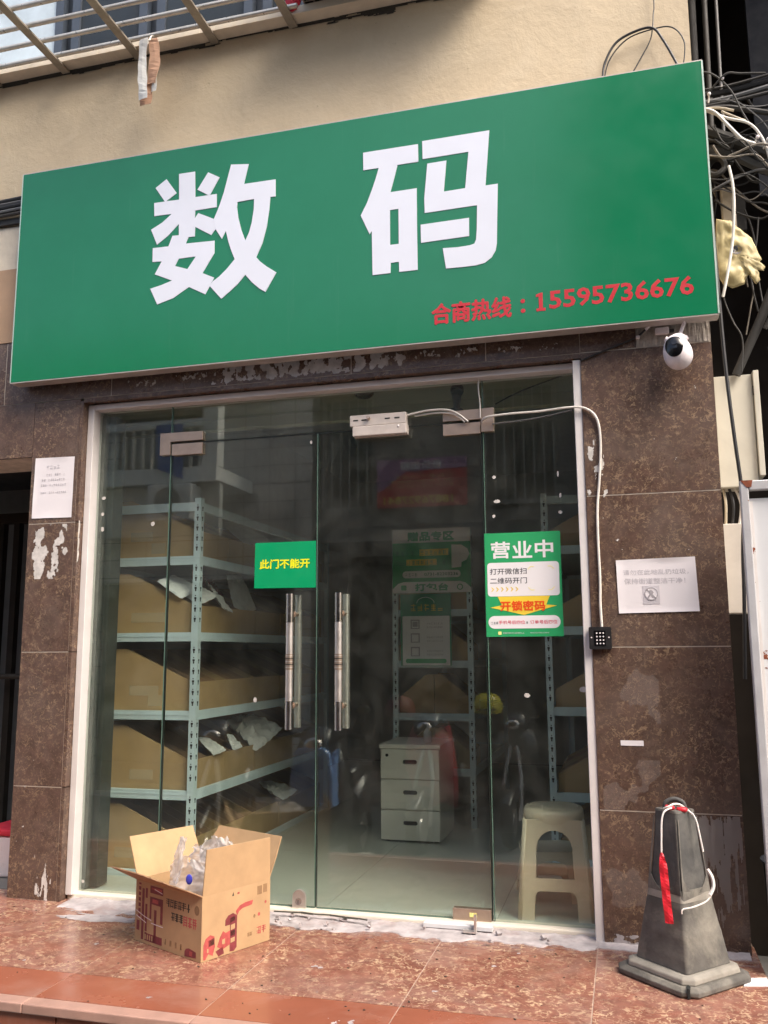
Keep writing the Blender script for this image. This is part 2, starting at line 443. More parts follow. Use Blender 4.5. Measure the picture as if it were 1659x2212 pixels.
M['bag_white'] = mat('bag_white', (.66, .66, .64), .4, var=.12, scale=16, bump=.8, bscale=30)
M['blue_print'] = mat('blue_print', (.06, .07, .6), .5, bump=0)
M['glue'] = mat('glue', (.52, .5, .49), .9, var=.25, scale=30, bump=.6)
M['white_flake'] = mat('white_flake', (.56, .53, .5), .85, var=.25, scale=30, bump=.4)
M['dusty_stone'] = filmmat('dusty_stone', (.66, .57, .52), .8, .6)
M['streak'] = filmmat('streak', (.6, .55, .52), .45, .8)
M['mold'] = mat('mold', (.045, .04, .032), .95, var=.3, scale=40, bump=.8)
M['floor_in'] = mat('floor_in', (.45, .47, .41), .34, var=.03, scale=2, bump=0, rv=.08)
M['wall_in'] = mat('wall_in', (.66, .66, .62), .8, var=.06)
M['soffit'] = mat('soffit', (.2, .205, .15), .85, var=.12, scale=6, bump=.2)
M['trim_in'] = mat('trim_in', (.34, .34, .24), .7, var=.1)
M['cage'] = mat('cage', (.62, .59, .53), .32, .6, var=.1, scale=16, dirt=.3, dcol=(.3, .24, .18))
M['cage_flat'] = mat('cage_flat', (.36, .32, .26), .5, .3, var=.15, scale=16, dirt=.4)
M['window_frame'] = mat('window_frame', (.055, .07, .095), .4, var=.1)
M['window_glass'] = mat('window_glass', (.03, .038, .046), .18, var=.3, scale=2, bump=0, spec=.25)
M['pale_pane'] = mat('pale_pane', (.5, .6, .68), .6, var=.2, scale=4)  # pale blue: sky reflection painted into the left panes' colour
M['mesh_wire'] = mat('mesh_wire', (.3, .26, .22), .5, .3)
M['ac_dark'] = mat('ac_dark', (.035, .028, .022), .8)
M['red_cloth'] = mat('red_cloth', (.62, .03, .06), .7, var=.2, bump=.5, bscale=80)
M['hang_card'] = mat('hang_card', (.5, .3, .2), .7, var=.15, scale=20)
M['box_cream'] = mat('box_cream', (.62, .59, .5), .45, var=.05, scale=4, bump=.05, dirt=.2)
M['box_grey'] = mat('box_grey', (.56, .52, .47), .45, var=.06, scale=4, bump=.05, dirt=.25)
M['panel_white'] = mat('panel_white', (.64, .65, .67), .4, var=.03, scale=3, bump=.04, dirt=.1)
M['panel_frame'] = mat('panel_frame', (.52, .52, .54), .4, .2, var=.08, dirt=.2, dcol=(.3, .2, .15))
M['rust'] = mat('rust', (.2, .055, .025), .9, var=.4, scale=60, bump=.6)
M['yellow_bag'] = mat('yellow_bag', (.55, .46, .24), .5, var=.15, scale=14, bump=.6, bscale=24, dirt=.3, dcol=(.5, .4, .22))
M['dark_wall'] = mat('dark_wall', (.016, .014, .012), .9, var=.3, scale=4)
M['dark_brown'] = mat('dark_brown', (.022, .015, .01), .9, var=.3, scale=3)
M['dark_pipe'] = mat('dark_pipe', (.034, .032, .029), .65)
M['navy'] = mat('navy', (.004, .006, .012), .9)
M['maroon'] = mat('maroon', (.13, .012, .02), .5)
M['street'] = mat('street', (.2, .195, .185), .85, var=.12, scale=3, bump=.5, bscale=80, dirt=.15, dcol=(.1, .1, .095))
M['grey_door'] = mat('grey_door', (.2, .19, .18), .7)
M['opp_tile'] = None
M['opp_grey'] = mat('opp_grey', (.36, .34, .31), .8, var=.15, scale=2)
M['opp_white'] = mat('opp_white', (.82, .81, .78), .7, var=.05, scale=2)
M['rear_grey'] = mat('rear_grey', (.17, .16, .15), .8, var=.15, scale=2)
M['opp_brown'] = mat('opp_brown', (.2, .18, .165), .8, var=.15, scale=2)
M['opp_pale'] = mat('opp_pale', (.6, .58, .53), .7, var=.1, scale=2)
M['towel_blue'] = mat('towel_blue', (.05, .12, .4), .8)
M['opp_dark'] = mat('opp_dark', (.05, .05, .05), .5, var=.2)
M['opp_glass'] = mat('opp_glass', (.04, .05, .05), .08, bump=0)
M['banner_red'] = mat('banner_red', (.6, .03, .04), .6)
M['banner_purple'] = mat('banner_purple', (.4, .2, .36), .6)
M['scoot_blue'] = mat('scoot_blue', (.2, .36, .72), .2, bump=0, coat=.5)
M['scoot_red'] = mat('scoot_red', (.55, .05, .07), .2, bump=0, coat=.5)
M['scoot_black'] = mat('scoot_black', (.02, .02, .022), .25, bump=0, coat=.4)
M['scoot_white'] = mat('scoot_white', (.6, .6, .6), .25, bump=0, coat=.4)
M['yellow_shell'] = mat('yellow_shell', (.75, .62, .05), .25, bump=0)
M['tyre'] = mat('tyre', (.02, .02, .02), .8)

def plaster_mat():
    t = NT('plaster'); co = t.coords(False)
    big = t.noise(co, 1.6, 6, .62, .6); mid = t.noise(co, 6, 7, .65, .4); fine = t.noise(co, 40, 5, .6)
    c = t.mix(t.rng(big, .3, .7), (.5, .41, .29), (.62, .51, .355))
    c = t.mix(t.rng(mid, .5, .75, 0, .35), c, (.66, .57, .43))
    st = t.noise(t.coords(False, (7, 7, 1.2)), 1.0, 5, .6)
    c = t.mix(t.rng(st, .58, .78, 0, .2), c, (.34, .27, .19))
    c = t.mix(t.rng(fine, .68, .78, 0, .5), c, (.2, .16, .11))
    h = t.math('ADD', t.math('MULTIPLY', mid, .8), t.math('MULTIPLY', fine, .25))
    t.bsdf(c, .82, 0, .3, h, .35, .02)
    return t.m
M['plaster'] = plaster_mat()

def tilegrid_mat():
    t = NT('opp_tile'); co = t.coords(False)
    br = t.n('ShaderNodeTexBrick'); mp = t.n('ShaderNodeMapping'); mp.inputs['Rotation'].default_value = (R(90), 0, 0)
    t.l(co, mp.inputs[0]); t.l(mp.outputs[0], br.inputs['Vector']); br.offset = 0.
    br.inputs['Color1'].default_value = (.7, .66, .64, 1); br.inputs['Color2'].default_value = (.76, .72, .69, 1); br.inputs['Mortar'].default_value = (.2, .18, .17, 1)
    br.inputs['Scale'].default_value = 1; br.inputs['Brick Width'].default_value = .3; br.inputs['Row Height'].default_value = .2; br.inputs['Mortar Size'].default_value = .006
    c = t.mix(t.rng(t.noise(co, 1.5, 6), .45, .75, 0, .5), br.outputs['Color'], (.3, .27, .25))
    t.bsdf(c, .35); return t.m
M['opp_tile'] = tilegrid_mat()

# ================================================================== SETTING
struct('street', MB().box(-40, 40, -40, 6, -.65, -.45), M['street'])

# --- raised platform in front of the shop with its tiles
plat = struct('platform', MB().box(-2.6, 2.925, -1.02, .16, -.45, -.0016), M['floor_grout'])
xj = [-2.38, -1.79, -1.2, -.61, -.015, .58, 1.172, 1.765, 2.357, 2.93]
for i in range(len(xj) - 1):
    g = .0022
    build('floor_tile', MB().box(xj[i] + g, xj[i + 1] - g, -.765 + g, -.165 - g, -.02, 0), M['red_stone'], plat)
    build('floor_tile', MB().box(xj[i] + g, xj[i + 1] - g, -.165 + g, .12, -.02, -.0003), M['red_stone'], plat)
    build('border_tile', MB().box(xj[i] + g, xj[i + 1] - g, -.985, -.765 - g, -.02, .0004), M['plain_red'], plat)
    build('nosing_strip', MB().box(xj[i] + .001, xj[i + 1] - .001, -1.045, -.9855, -.03, .001), M['nosing'], plat, bevel=.004)
for x in (-2.4, -1.7, -1.1, -.5, .1, .7, 1.3, 1.9, 2.4):
    build('riser_tile', MB().box(x + .003, x + .597 if x < 2.3 else 2.92, -1.032, -1.021, -.44, -.034), M['plain_red'], plat)

# cement smeared along the foot of the shop front
def cement_strip():
    mb = MB(); nx = 260; ny = 16; x0, x1 = .02, 2.9
    rows = []
    for i in range(nx + 1):
        x = x0 + (x1 - x0) * i / nx
        w = .095 + .05 * noise.fractal(Vector((x * 3.1, 4.2, 0)), 1, 2, 3) + .028 * noise.fractal(Vector((x * 17, 1.2, 3)), 1, 2, 3)
        if x > 2.35: w *= .62
        if x < .35: w *= 1.25
        yb = .054 if x < 2.37 else .004
        row = []
        for j in range(ny + 1):
            t = j / ny; y = yb - (w + (.04 if x < 2.37 else 0)) * t
            h = .010 * (1 - t) ** .8 + .002 + .006 * noise.fractal(Vector((x * 22, y * 30, 2)), 1, 2, 3) * (1 - t)
            if j == ny: h = -.001
            row.append((x, y, h))
        rows.append(row)
    vs = [v for r in rows for v in r]; m = ny + 1
    fs = [(i * m + j, (i + 1) * m + j, (i + 1) * m + j + 1, i * m + j + 1) for i in range(nx) for j in range(ny)]
    return mb.add(vs, fs)
tag(build('cement_smear', cement_strip(), M['cement'], smooth='all'), 'rough grey white cement smeared on the tiles below the glass doors', 'cement')
cs = thing('cement_wash', 'thin pale cement stain spread over red tiles beside the left pillar', 'stain', (.3, -.1, .001))
build('stain_film', patchmesh(.03, 1.05, -.26, .03, .0014, -.12, 5, (4, 16), .3, .004, plane='xy'), M['cement'], cs)
cs = thing('cement_speck', 'scattered white cement droppings on the front red tiles', 'stain', (1.5, -.5, .001))
tag(cs, kind='stuff')
mb = MB()
for (sx, sy, sr, sd_) in ((1.40, -.50, .03, 1), (1.47, -.72, .034, 2), (1.30, -.37, .022, 3), (.46, -.47, .03, 4), (1.62, -.93, .05, 5), (2.0, -.33, .018, 6), (1.85, -.62, .012, 7), (.33, -.7, .02, 8), (2.06, -.17, .03, 9), (1.2, -.3, .012, 10), (.95, -.9, .012, 11), (2.72, -.95, .03, 12)):
    p = patchmesh(sx - sr, sx + sr, sy - sr * .7, sy + sr * .7, .0015, .05, sd_ + 20, (40, 40), .5, .003, plane='xy'); mb.add(p.v, p.f)
build('droppings', mb, M['cement'], cs)
mb = MB(); random.seed(21)
for i in range(170):
    x = random.uniform(-.6, 2.9); y = random.uniform(-.98, .0); s_ = random.uniform(.0012, .0042)
    b = MB().box(-s_, s_, -s_ * .5, s_ * .5, -s_ * .15, s_ * .35).xf(Matrix.Translation((x, y, .0018)) @ Matrix.Rotation(random.random() * 6.3, 4, 'Z')); mb.add(b.v, b.f)
tag(build('grit', mb, M['mold']), 'dark grit and crumbs scattered over the red platform tiles', 'grit', kind='stuff')
cs = thing('cement_dust', 'pale cement dust rubbed into the red tiles before the glass doors', 'stain', (1.5, -.1, .002))
build('dust_film', patchmesh(.3, 2.92, -.2, .03, .0024, -.2, 15, (14, 34), 0, .004, plane='xy', extra=lambda u, w: (w - .6) * 1.5), M['cement_film'], cs)
mb = MB()
for i in range(26):
    x = random.choice((random.uniform(1.05, 1.5), random.uniform(.5, 2.3))); y = random.uniform(-.13, .02); s_ = random.uniform(.003, .011)
    Mx = Matrix.Rotation(random.random() * 6, 4, Vector((random.random(), random.random(), 1)).normalized())
    b = MB().box(-s_, s_, -s_ * .7, s_ * .7, -s_ * .5, s_ * .5).xf(Matrix.Translation((x, y, .018)) @ Mx); mb.add(b.v, b.f)
tag(build('rubble', mb, M['cement']), 'small broken cement crumbs along the door threshold', 'rubble', kind='stuff')
ck = MB()
pts = [(1.02, .008), (1.1, .012), (1.14, .022), (1.2, .01), (1.27, .014), (1.33, .002), (1.4, -.004), (1.44, -.016)]
for i in range(len(pts) - 1):
    (a, b), (c, d) = pts[i], pts[i + 1]; w0 = .005 + .004 * (i % 3); z = .0265
    ck.add([(a, b - w0, z), (c, d - w0 * .8, z), (c, d + .003, z + .004), (a, b + .003, z + .004)], [(0, 1, 2, 3)])
tag(build('crack', ck, M['mold']), 'dark jagged crack in the cement right of the carton', 'crack')
def lump():
    mb = MB(); n = 26; m = 8; vs = []; fs = []
    for j in range(m + 1):
        for i in range(n):
            a = 2 * math.pi * i / n; rr = (1 + .14 * noise.noise(Vector((math.cos(a) * 2, math.sin(a) * 2, 5)))) * (j / m)
            z = -.45 + .42 * (1 - (j / m) ** 3) + .008 * noise.noise(Vector((rr * 9, a, 1)))
            vs.append((1.02 + .24 * rr * math.cos(a), -1.19 + .15 * rr * math.sin(a), z))
    for j in range(m):
        for i in range(n): fs.append((j * n + i, j * n + (i + 1) % n, (j + 1) * n + (i + 1) % n, (j + 1) * n + i))
    return mb.add(vs, fs)
tag(build('concrete_lump', lump(), M['sill_paint'], smooth='all'), 'rounded beige concrete lump against the front of the step', 'concrete lump')

# --- the building that holds the shop
bld = thing('shop_building', 'cream plastered building with brown stone pillars holding the green shop sign', 'building', (1.2, .2, 0))
wall = MB()
wall.box(-3.0, 2.905, .012, .3, 2.69, 4.2)
wall.box(-3.0, -1.25, .012, .3, -.45, 2.69)
build('plaster_wall', wall, M['plaster'], bld)
build('tan_band', MB().box(-3.0, .2, -.004, .0118, 2.693, 3.095), M['tan_plaster'], bld)
build('white_band', MB().box(-3.0, .2, -.002, .0118, 3.0955, 3.33), M['white_plaster'], bld)
up = MB().box(1.9, 2.905, .012, .3, 4.2, 7.2); up.box(-3, 2.905, .012, .3, 6.2, 7.2); up.box(-3, -2.6, .012, .3, 4.2, 6.2)
build('upper_wall', up, M['plaster'], bld)
build('roof_slab', MB().box(-3.0, 2.9, .3, 6.4, 6.9, 7.2), M['white_plaster'], bld)
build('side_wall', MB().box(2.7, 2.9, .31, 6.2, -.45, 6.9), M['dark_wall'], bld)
sill = MB()
n = 60
for i in range(n):
    xa = -3 + 5 * i / n; xb = -3 + 5 * (i + 1) / n; w = .03 + .012 * noise.noise(Vector((i * .3, 1, 1)))
    sill.box(xa, xb, -.055 - w * .3, .012, 4.2 - w * .2, 4.235)
build('window_ledge', sill, M['white_plaster'], bld)
mold = patchmesh(-3.0, 2.3, 4.1, 4.205, .0085, .0, 3, (3.5, 26), 0, .005, extra=lambda u, w: (w - .74) * 2.2)
o = build('mold_line', mold, M['mold'], bld); tag(o, kind='stuff')

rp = build('pillar', MB().box(2.385, 2.905, .0012, .31, -.45, 2.69), M['grout'], bld)
rp['label'] = 'brown stone pillar right of the doors'
g = .0021
for z0, z1 in ((0, .497), (.497, 1.127), (1.127, 1.744), (1.744, 2.362)):
    build('stone_tile', MB().box(2.383, 2.907, 0, .014, z0 + g, z1 - g), M['brown_stone'], rp)
build('stone_tile', MB().box(2.383, 2.612, 0, .014, 2.362 + g, 2.69), M['brown_stone'], rp)
mp_ = MB(); nx, nz = 60, 24
vs = [(2.614 + .292 * i / nx, -.002 + .004 * noise.fractal(Vector((i * .5, j * .17, 2)), 1, 2, 3), 2.364 + .324 * j / nz) for i in range(nx + 1) for j in range(nz + 1)]
fs = [(i * (nz + 1) + j, (i + 1) * (nz + 1) + j, (i + 1) * (nz + 1) + j + 1, i * (nz + 1) + j + 1) for i in range(nx) for j in range(nz)]
build('bare_mortar', mp_.add(vs, fs), M['mortar'], rp)
lp = build('pillar', MB().box(-.298, -.0402, .0012, .31, -.45, 2.08), M['grout'], bld)
lp['label'] = 'brown stone pillar left of the doors'
for z0, z1 in ((0, .5), (.5, 1.12), (1.12, 1.742), (1.742, 2.36)):
    build('stone_tile', MB().box(-.3, -.0405, 0, .014, z0 + g, z1 - g), M['brown_stone'], lp)
for z0, z1 in ((0, .5), (.5, 1.12), (1.12, 1.742), (1.742, 2.35)):
    build('return_tile', MB().box(-.0395, -.022, .001, .066, z0 + g, z1 - g), M['brown_stone'], lp)
li = build('lintel', MB().box(-1.25, 2.384, .0012, .1, 2.361, 2.69), M['grout'], bld)
for x0, x1 in ((-1.25, -.92), (-.92, -.3)):
    build('stone_tile', MB().box(x0 + g, x1 - g, 0, .014, 2.082, 2.36), M['brown_stone'], li)
lx = [-1.25, -.487, .13, .747, 1.364, 1.98, 2.383]
for i in range(6):
    build('stone_tile', MB().box(lx[i] + g, lx[i + 1] - g, 0, .014, 2.3625, 2.69), M['brown_stone'], li)
build('soffit_tile', MB().box(-.0215, 2.3835, .001, .066, 2.34, 2.36), M['brown_stone'], li)
build('beam', MB().box(-1.25, -.3, .0145, .3, 2.081, 2.36), M['grout'], li)
# wear on the stone
def wear(name, mb, m, parent, lab=None):
    o = build(name, mb, m, parent); tag(o, kind='stuff')
    if lab: o['label'] = lab
wear('paper_residue', patchmesh(-.27, -.185, 1.47, 1.735, -.0008, -.3, 31, (20, 14), .3), M['white_flake'], lp, 'torn white poster remains')
wear('paper_residue', patchmesh(-.185, -.07, 1.47, 1.735, -.0008, -.2, 33, (18, 14), .3), M['white_flake'], lp, 'torn white poster remains')
wear('glue_residue', patchmesh(-.17, -.05, .0, .17, -.0008, .05, 35, (40, 9), .3, extra=lambda u, w: .35 - w * .7), M['white_flake'], lp)
for zz, hh in ((1.705, .045), (1.63, .035), (1.575, .03)):
    build('tape_scrap', MB().prism([(.006, zz - hh), (.014, zz - hh + .01), (.02, zz + hh * .4), (.017, zz + hh), (.008, zz + hh)], -.0212, -.0218, plane='yz'), M['white_flake'], lp)
wear('glue_residue', patchmesh(.64, 1.62, 2.37, 2.455, -.0008, -.12, 41, (26, 20), .12), M['glue'], li, 'grey glue smears below the sign')
for (a, b, c, d, sd_) in ((.22, .4, 2.385, 2.43, 42), (.48, .66, 2.4, 2.44, 43), (1.66, 1.8, 2.4, 2.445, 44), (1.84, 1.96, 2.39, 2.44, 45), (2.02, 2.16, 2.385, 2.42, 46), (2.2, 2.3, 2.385, 2.42, 47)):
    wear('glue_residue', patchmesh(a, b, c, d, -.0008, .1, sd_, (50, 40), .3, .0022), M['white_flake'], li)
wear('dust_streak', patchmesh(2.69, 2.9, .08, .492, -.0008, .02, 51, (55, 5), .12, .003, extra=lambda u, w: w * .5 - .12), M['streak'], rp, 'grey streaks running down the stone')
wear('dust_streak', patchmesh(2.66, 2.87, .2, .49, -.0014, .1, 57, (70, 6), .12, .003, extra=lambda u, w: w * .6 - .2), M['streak'], rp)
wear('glue_stain', patchmesh(2.40, 2.62, .5, .69, -.0008, -.22, 52, (6, 6), .25, .004), M['dusty_stone'], rp)
wear('glue_stain', patchmesh(2.48, 2.63, .83, 1.07, -.0008, -.12, 53, (8, 6), .3, .004), M['dusty_stone'], rp)
wear('glue_stain', patchmesh(2.39, 2.57, .13, .31, -.0008, -.2, 54, (7, 7), .35, .004), M['dusty_stone'], rp)
wear('glue_residue', patchmesh(2.386, 2.47, 1.72, 2.02, -.0008, .22, 55, (30, 16), .2, .003), M['white_flake'], rp)
wear('chips', patchmesh(2.4, 2.9, 1.0, 2.3, -.0009, .98, 56, (44, 44), .05, .003), M['white_flake'], rp)
wear('chips', patchmesh(-.29, -.05, .1, 1.4, -.0009, .95, 58, (44, 44), .05, .003), M['white_flake'], lp)
wear('cement_foot', patchmesh(2.386, 2.62, -.005, .05, -.0012, -.25, 59, (12, 20), .2, .003), M['cement'], rp)

# --- doorway of the neighbour at the left
nb = thing('neighbour_doorway', 'dark open doorway of the neighbouring unit left of the left pillar', 'doorway', (-.8, .5, 0))
build('back_wall', MB().box(-2.6, -.3, 1.3, 1.4, -.02, 2.3), M['grey_door'], nb)
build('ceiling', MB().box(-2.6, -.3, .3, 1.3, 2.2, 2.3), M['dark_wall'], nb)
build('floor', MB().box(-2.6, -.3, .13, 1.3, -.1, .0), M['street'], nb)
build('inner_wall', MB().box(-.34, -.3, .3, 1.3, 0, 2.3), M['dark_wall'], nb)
gate = thing('folding_gate', 'dark folded metal gate inside the doorway at the left edge', 'gate', (-.95, .9, 0))
for i in range(7):
    build('upright', MB().box(-1.5 + i * .11, -1.46 + i * .11, .86, .9, 0, 1.9), M['dark_wall'], gate)
build('top_rail', MB().box(-1.55, -.74, .85, .91, 1.9, 1.96), M['dark_brown'], gate)
build('latch_rod', MB().tube([(-1.4, .8, .98), (-.42, .8, .98)], .016, 8), M['dark_pipe'], gate, smooth=True)
cr = thing('white_bin', 'white plastic bin with red lid in the left doorway', 'bin', (-.52, .42, 0))
build('body', MB().prism([(-.68, 0), (-.40, 0), (-.38, .2), (-.7, .2)], .3, .52), M['white_plastic'], cr, bevel=.015)
build('lid', MB().box(-.71, -.42, .29, .53, .202, .235), M['red_cloth'], cr, bevel=.01)

# --- shop interior shell
struct('shop_floor', MB().box(-.29, 2.69, .14, 5.2, -.1, .0195), M['grey_door'])
sfl = bpy.data.objects['shop_floor']
for i in range(4):
    for j in range(6): build('floor_tile', MB().box(-.285 + i * .745, -.285 + (i + 1) * .745 - .003, .3 + j * .8 if j else .141, .3 + (j + 1) * .8 - .003, .0202, .022), M['floor_in'], sfl)
struct('shop_wall_left', MB().box(-.32, -.29, .32, 5.2, 0, 2.9), M['wall_in'])
struct('shop_wall_right', MB().box(2.66, 2.69, .32, 5.2, .02, 2.9), M['wall_in'])
struct('shop_wall_back', MB().box(-.3, 2.69, 5.2, 5.25, 0, 2.9), M['wall_in'])
struct('shop_ceiling', MB().box(-.3, 2.69, .3, 5.2, 2.9, 2.95), M['wall_in'])
sof = thing('door_beam', 'olive grey concrete beam above the glass doors inside', 'beam', (1.2, .3, 2.34))
build('soffit', MB().box(-.28, 2.66, .125, .52, 2.345, 2.68), M['soffit'], sof)
build('trim', MB().box(-.28, 2.66, .5, .56, 2.29, 2.344), M['trim_in'], sof)

# ================================================================== SHOP FRONT
sf = thing('glass_shopfront', 'frameless glass shop front with white outer frame and double doors', 'shop front', (1.18, .1, 0))
fr = MB().box(-.021, .013, .04, .13, .02, 2.335)
build('jamb', fr, M['white_frame'], sf, bevel=.003)
build('jamb', MB().box(2.348, 2.3822, .006, .13, .0, 2.335), M['white_frame'], sf, bevel=.003)
build('head', MB().box(.0135, 2.3475, .04, .13, 2.308, 2.3355), M['white_frame'], sf, bevel=.003)
build('inner_channel', MB().box(.0135, .035, .113, .2, .03, 2.3), M['dark_channel'], sf, bevel=.002)
build('inner_channel', MB().box(.0355, .07, .15, .24, .03, 2.3), M['dark_channel'], sf, bevel=.002)
build('threshold', MB().box(-.02, 2.3475, .055, .138, -.03, .027), M['sill_paint'], sf, bevel=.006)
GY0, GY1 = .094, .106
def pane(name, x0, x1, z0, z1, lab=None):
    o = build(name, MB().box(x0, x1, GY0, GY1, z0, z1), M['glass'], sf)
    if lab: o['label'] = lab
    return o
transom = pane('transom_pane', .415, 1.946, 2.127, 2.307, 'glass strip above the double doors')
lpane = pane('side_pane', .0145, .413, .028, 2.307, 'narrow fixed glass pane at the left')
ldoor = pane('door_leaf', .423, 1.171, .032, 2.118, 'left glass door leaf')
rdoor = pane('door_leaf', 1.179, 1.937, .032, 2.118, 'right glass door leaf')
rpane = pane('side_pane', 1.948, 2.347, .028, 2.307, 'narrow fixed glass pane at the right')
def vedge(p, x, z0, z1, m='glass_edge', w=.004): build('glass_edge', MB().box(x - w / 2, x + w / 2, GY0 - .0008, GY1 + .0008, z0, z1), M[m], p)
vedge(lpane, .4155, .028, 2.307); vedge(ldoor, .4205, .032, 2.118, 'glass_gap', .003)
vedge(ldoor, 1.1725, .032, 2.118); vedge(rdoor, 1.1772, .032, 2.118, 'glass_gap', .003)
vedge(rdoor, 1.9385, .032, 2.118, 'glass_gap', .004); vedge(rpane, 1.9465, .028, 2.307, 'glass_edge', .003)
build('glass_edge', MB().box(.424, 1.936, GY0 - .0005, GY1 + .0005, 2.1185, 2.1225), M['glass_gap'], transom)
build('glass_edge', MB().box(.424, 1.17, GY0 - .0005, GY1 + .0005, .0275, .0315), M['glass_edge'], ldoor)
build('glass_edge', MB().box(1.18, 1.936, GY0 - .0005, GY1 + .0005, .0275, .0315), M['glass_edge'], rdoor)
# door handles: outer bar, inner bar, stand-offs
def handle(p, x):
    bar = build('door_handle', MB().tube([(x, .045, .777), (x, .045, 1.373)], .0165, 20), M['steel'], p, smooth=True)
    for z0, z1 in ((.777, .90), (1.245, 1.373), (1.035, 1.105)):
        build('polished_sleeve', MB().tube([(x, .045, z0), (x, .045, z1)], .0173, 20), M['mirror_steel'] if z1 - z0 > .1 else M['satin_steel'], bar, smooth=True)
    for k in range(5):
        build('groove', MB().tube([(x, .045, 1.045 + k * .0125), (x, .045, 1.049 + k * .0125)], .0178, 20), M['slot'] if k % 2 else M['steel'], bar, smooth=True)
    ib = build('door_handle', MB().tube([(x, .155, .777), (x, .155, 1.373)], .0165, 20), M['steel'], p, smooth=True)
    for z in (.878, 1.283):
        build('stand_off', MB().tube([(x, .057, z), (x, .145, z)], .009, 12).tube([(x, .082, z), (x, .0935, z)], .015, 14), M['satin_steel'], bar, smooth=True)
handle(ldoor, 1.062); handle(rdoor, 1.292)
# patch fittings
def fitting(p, poly, name='patch_fitting'):
    build(name, MB().prism(poly, .082, .0938), M['satin_steel'], p, bevel=.0015)
    build(name, MB().prism(poly, .1065, .118), M['satin_steel'], p, bevel=.0015)
fitting(transom, [(.417, 2.128), (.588, 2.128), (.588, 2.172), (.36, 2.174), (.36, 2.064), (.417, 2.064)])
fitting(ldoor, rect(.425, .588, 2.06, 2.116))
fitting(transom, [(1.768, 2.128), (1.94, 2.128), (1.94, 2.07), (1.995, 2.07), (1.997, 2.178), (1.768, 2.172)])
fitting(rdoor, rect(1.768, 1.936, 2.064, 2.116))
fitting(rdoor, rect(1.776, 1.935, .016, .072))
fitting(ldoor, rect(.425, .588, .016, .072))
# floor lock on the left leaf
lockp = [(1.075, .014)] + [(1.105 + .03 * math.cos(t), .07 + .032 * math.sin(t)) for t in [math.pi - math.pi * i / 12 for i in range(13)]] + [(1.135, .014)]
lk = build('floor_lock', MB().prism(lockp, .078, .0938), M['steel'], ldoor, bevel=.003)
build('lock_core', MB().tube([(1.105, .0695, .055), (1.105, .0785, .055)], .014, 18), M['mirror_steel'], lk, smooth=True)
build('key_slot', MB().box(1.1035, 1.1065, .0685, .0694, .048, .062), M['slot'], lk)
# scraps of old tape left on the panes
def scrap(p, x, z, w, h, s):
    mb = MB(); pts = [(x + w * math.cos(a) * (1 + .4 * noise.noise(Vector((a, s, 1)))), z + h * math.sin(a) * (1 + .4 * noise.noise(Vector((a, s, 5))))) for a in [i * .63 for i in range(10)]]
    build('tape_scrap', MB().prism(pts, .0925, .0936), M['white_flake'], p)
for i, (x, z, w, h) in enumerate(((1.99, 1.865, .008, .008), (2.0, 1.757, .014, .008), (1.985, 1.692, .007, .007), (2.265, 1.865, .004, .014), (2.272, 1.77, .005, .012), (2.27, 1.697, .009, .007), (2.105, .93, .012, .01), (2.335, .955, .014, .012))):
    scrap(rpane, x, z, w, h, i)
for i, (x, z, w, h) in enumerate(((.33, 1.73, .011, .01), (.055, 1.87, .011, .008), (.052, 1.79, .008, .009), (.055, 1.715, .008, .012), (.036, .07, .007, .007))): scrap(lpane, x, z, w, h, i + 30)
scrap(ldoor, .88, .9, .008, .012, 70); scrap(ldoor, 1.14, 2.08, .006, .008, 71)

# magnetic lock and cables
ml = thing('magnetic_lock', 'white magnetic door lock above the right glass door', 'door lock', (1.48, .07, 2.13))
build('magnet_bar', MB().box(1.342, 1.606, .05, .092, 2.128, 2.18), M['off_white'], ml, bevel=.003)
build('armature_plate', MB().box(1.356, 1.61, .044, .092, 2.08, 2.1265), M['off_white'], ml, bevel=.004)
for i, x in enumerate((1.37, 1.41, 1.52, 1.565)):
    build('slot', MB().box(x - .012, x + .012, .0488, .0499, 2.152, 2.158), M['slot'], ml)
build('bolt', MB().tube([(1.432, .03, 2.163), (1.432, .0499, 2.16)], .008, 10), M['satin_steel'], ml, smooth=True)
build('status_lamp', MB().ball((1.573, .0435, 2.115), .005, 8, 6), M['poster_white'], ml)
cab = cable('door_cable', [(1.6, .075, 2.168), (1.7, .065, 2.18), (1.79, .06, 2.176), (1.84, .062, 2.155), (1.885, .07, 2.117)], .0045, M['white_cable'])
tag(cab, 'short white cable arching from the magnetic lock to the fitting', 'cable')
cab = cable('door_cable', [(1.64, .08, 2.163), (1.74, .07, 2.168), (1.82, .066, 2.156), (1.87, .072, 2.117)], .004, M['white_cable'])
tag(cab, 'lower white cable running beside the lock cable', 'cable')
cab = cable('keypad_cable', [(1.945, .07, 2.112), (1.975, .045, 2.125), (2.08, .03, 2.128), (2.2, .02, 2.126), (2.34, -.008, 2.126), (2.405, -.01, 2.11), (2.442, -.01, 2.06), (2.45, -.009, 1.96), (2.44, -.008, 1.82), (2.426, -.008, 1.69), (2.423, -.008, 1.55), (2.424, -.008, 1.4), (2.421, -.01, 1.3), (2.423, -.012, 1.205)], .0052, M['white_cable'], n=8)
tag(cab, 'long white cable down the right pillar to the keypad', 'cable')
cab = cable('keypad_cable', [(1.99, .075, 2.1), (2.1, .07, 2.103), (2.22, .06, 2.112), (2.34, .02, 2.121)], .0035, M['grey_cable'])
tag(cab, 'thin grey cable under the white one across the right pane', 'cable')
cab = cable('drop_wire', [(1.936, .07, 2.306), (1.934, .07, 2.26), (1.939, .07, 2.2), (1.94, .07, 2.13)], .003, M['white_cable'])
tag(cab, 'thin wire hanging from the frame head to the right fitting', 'cable')
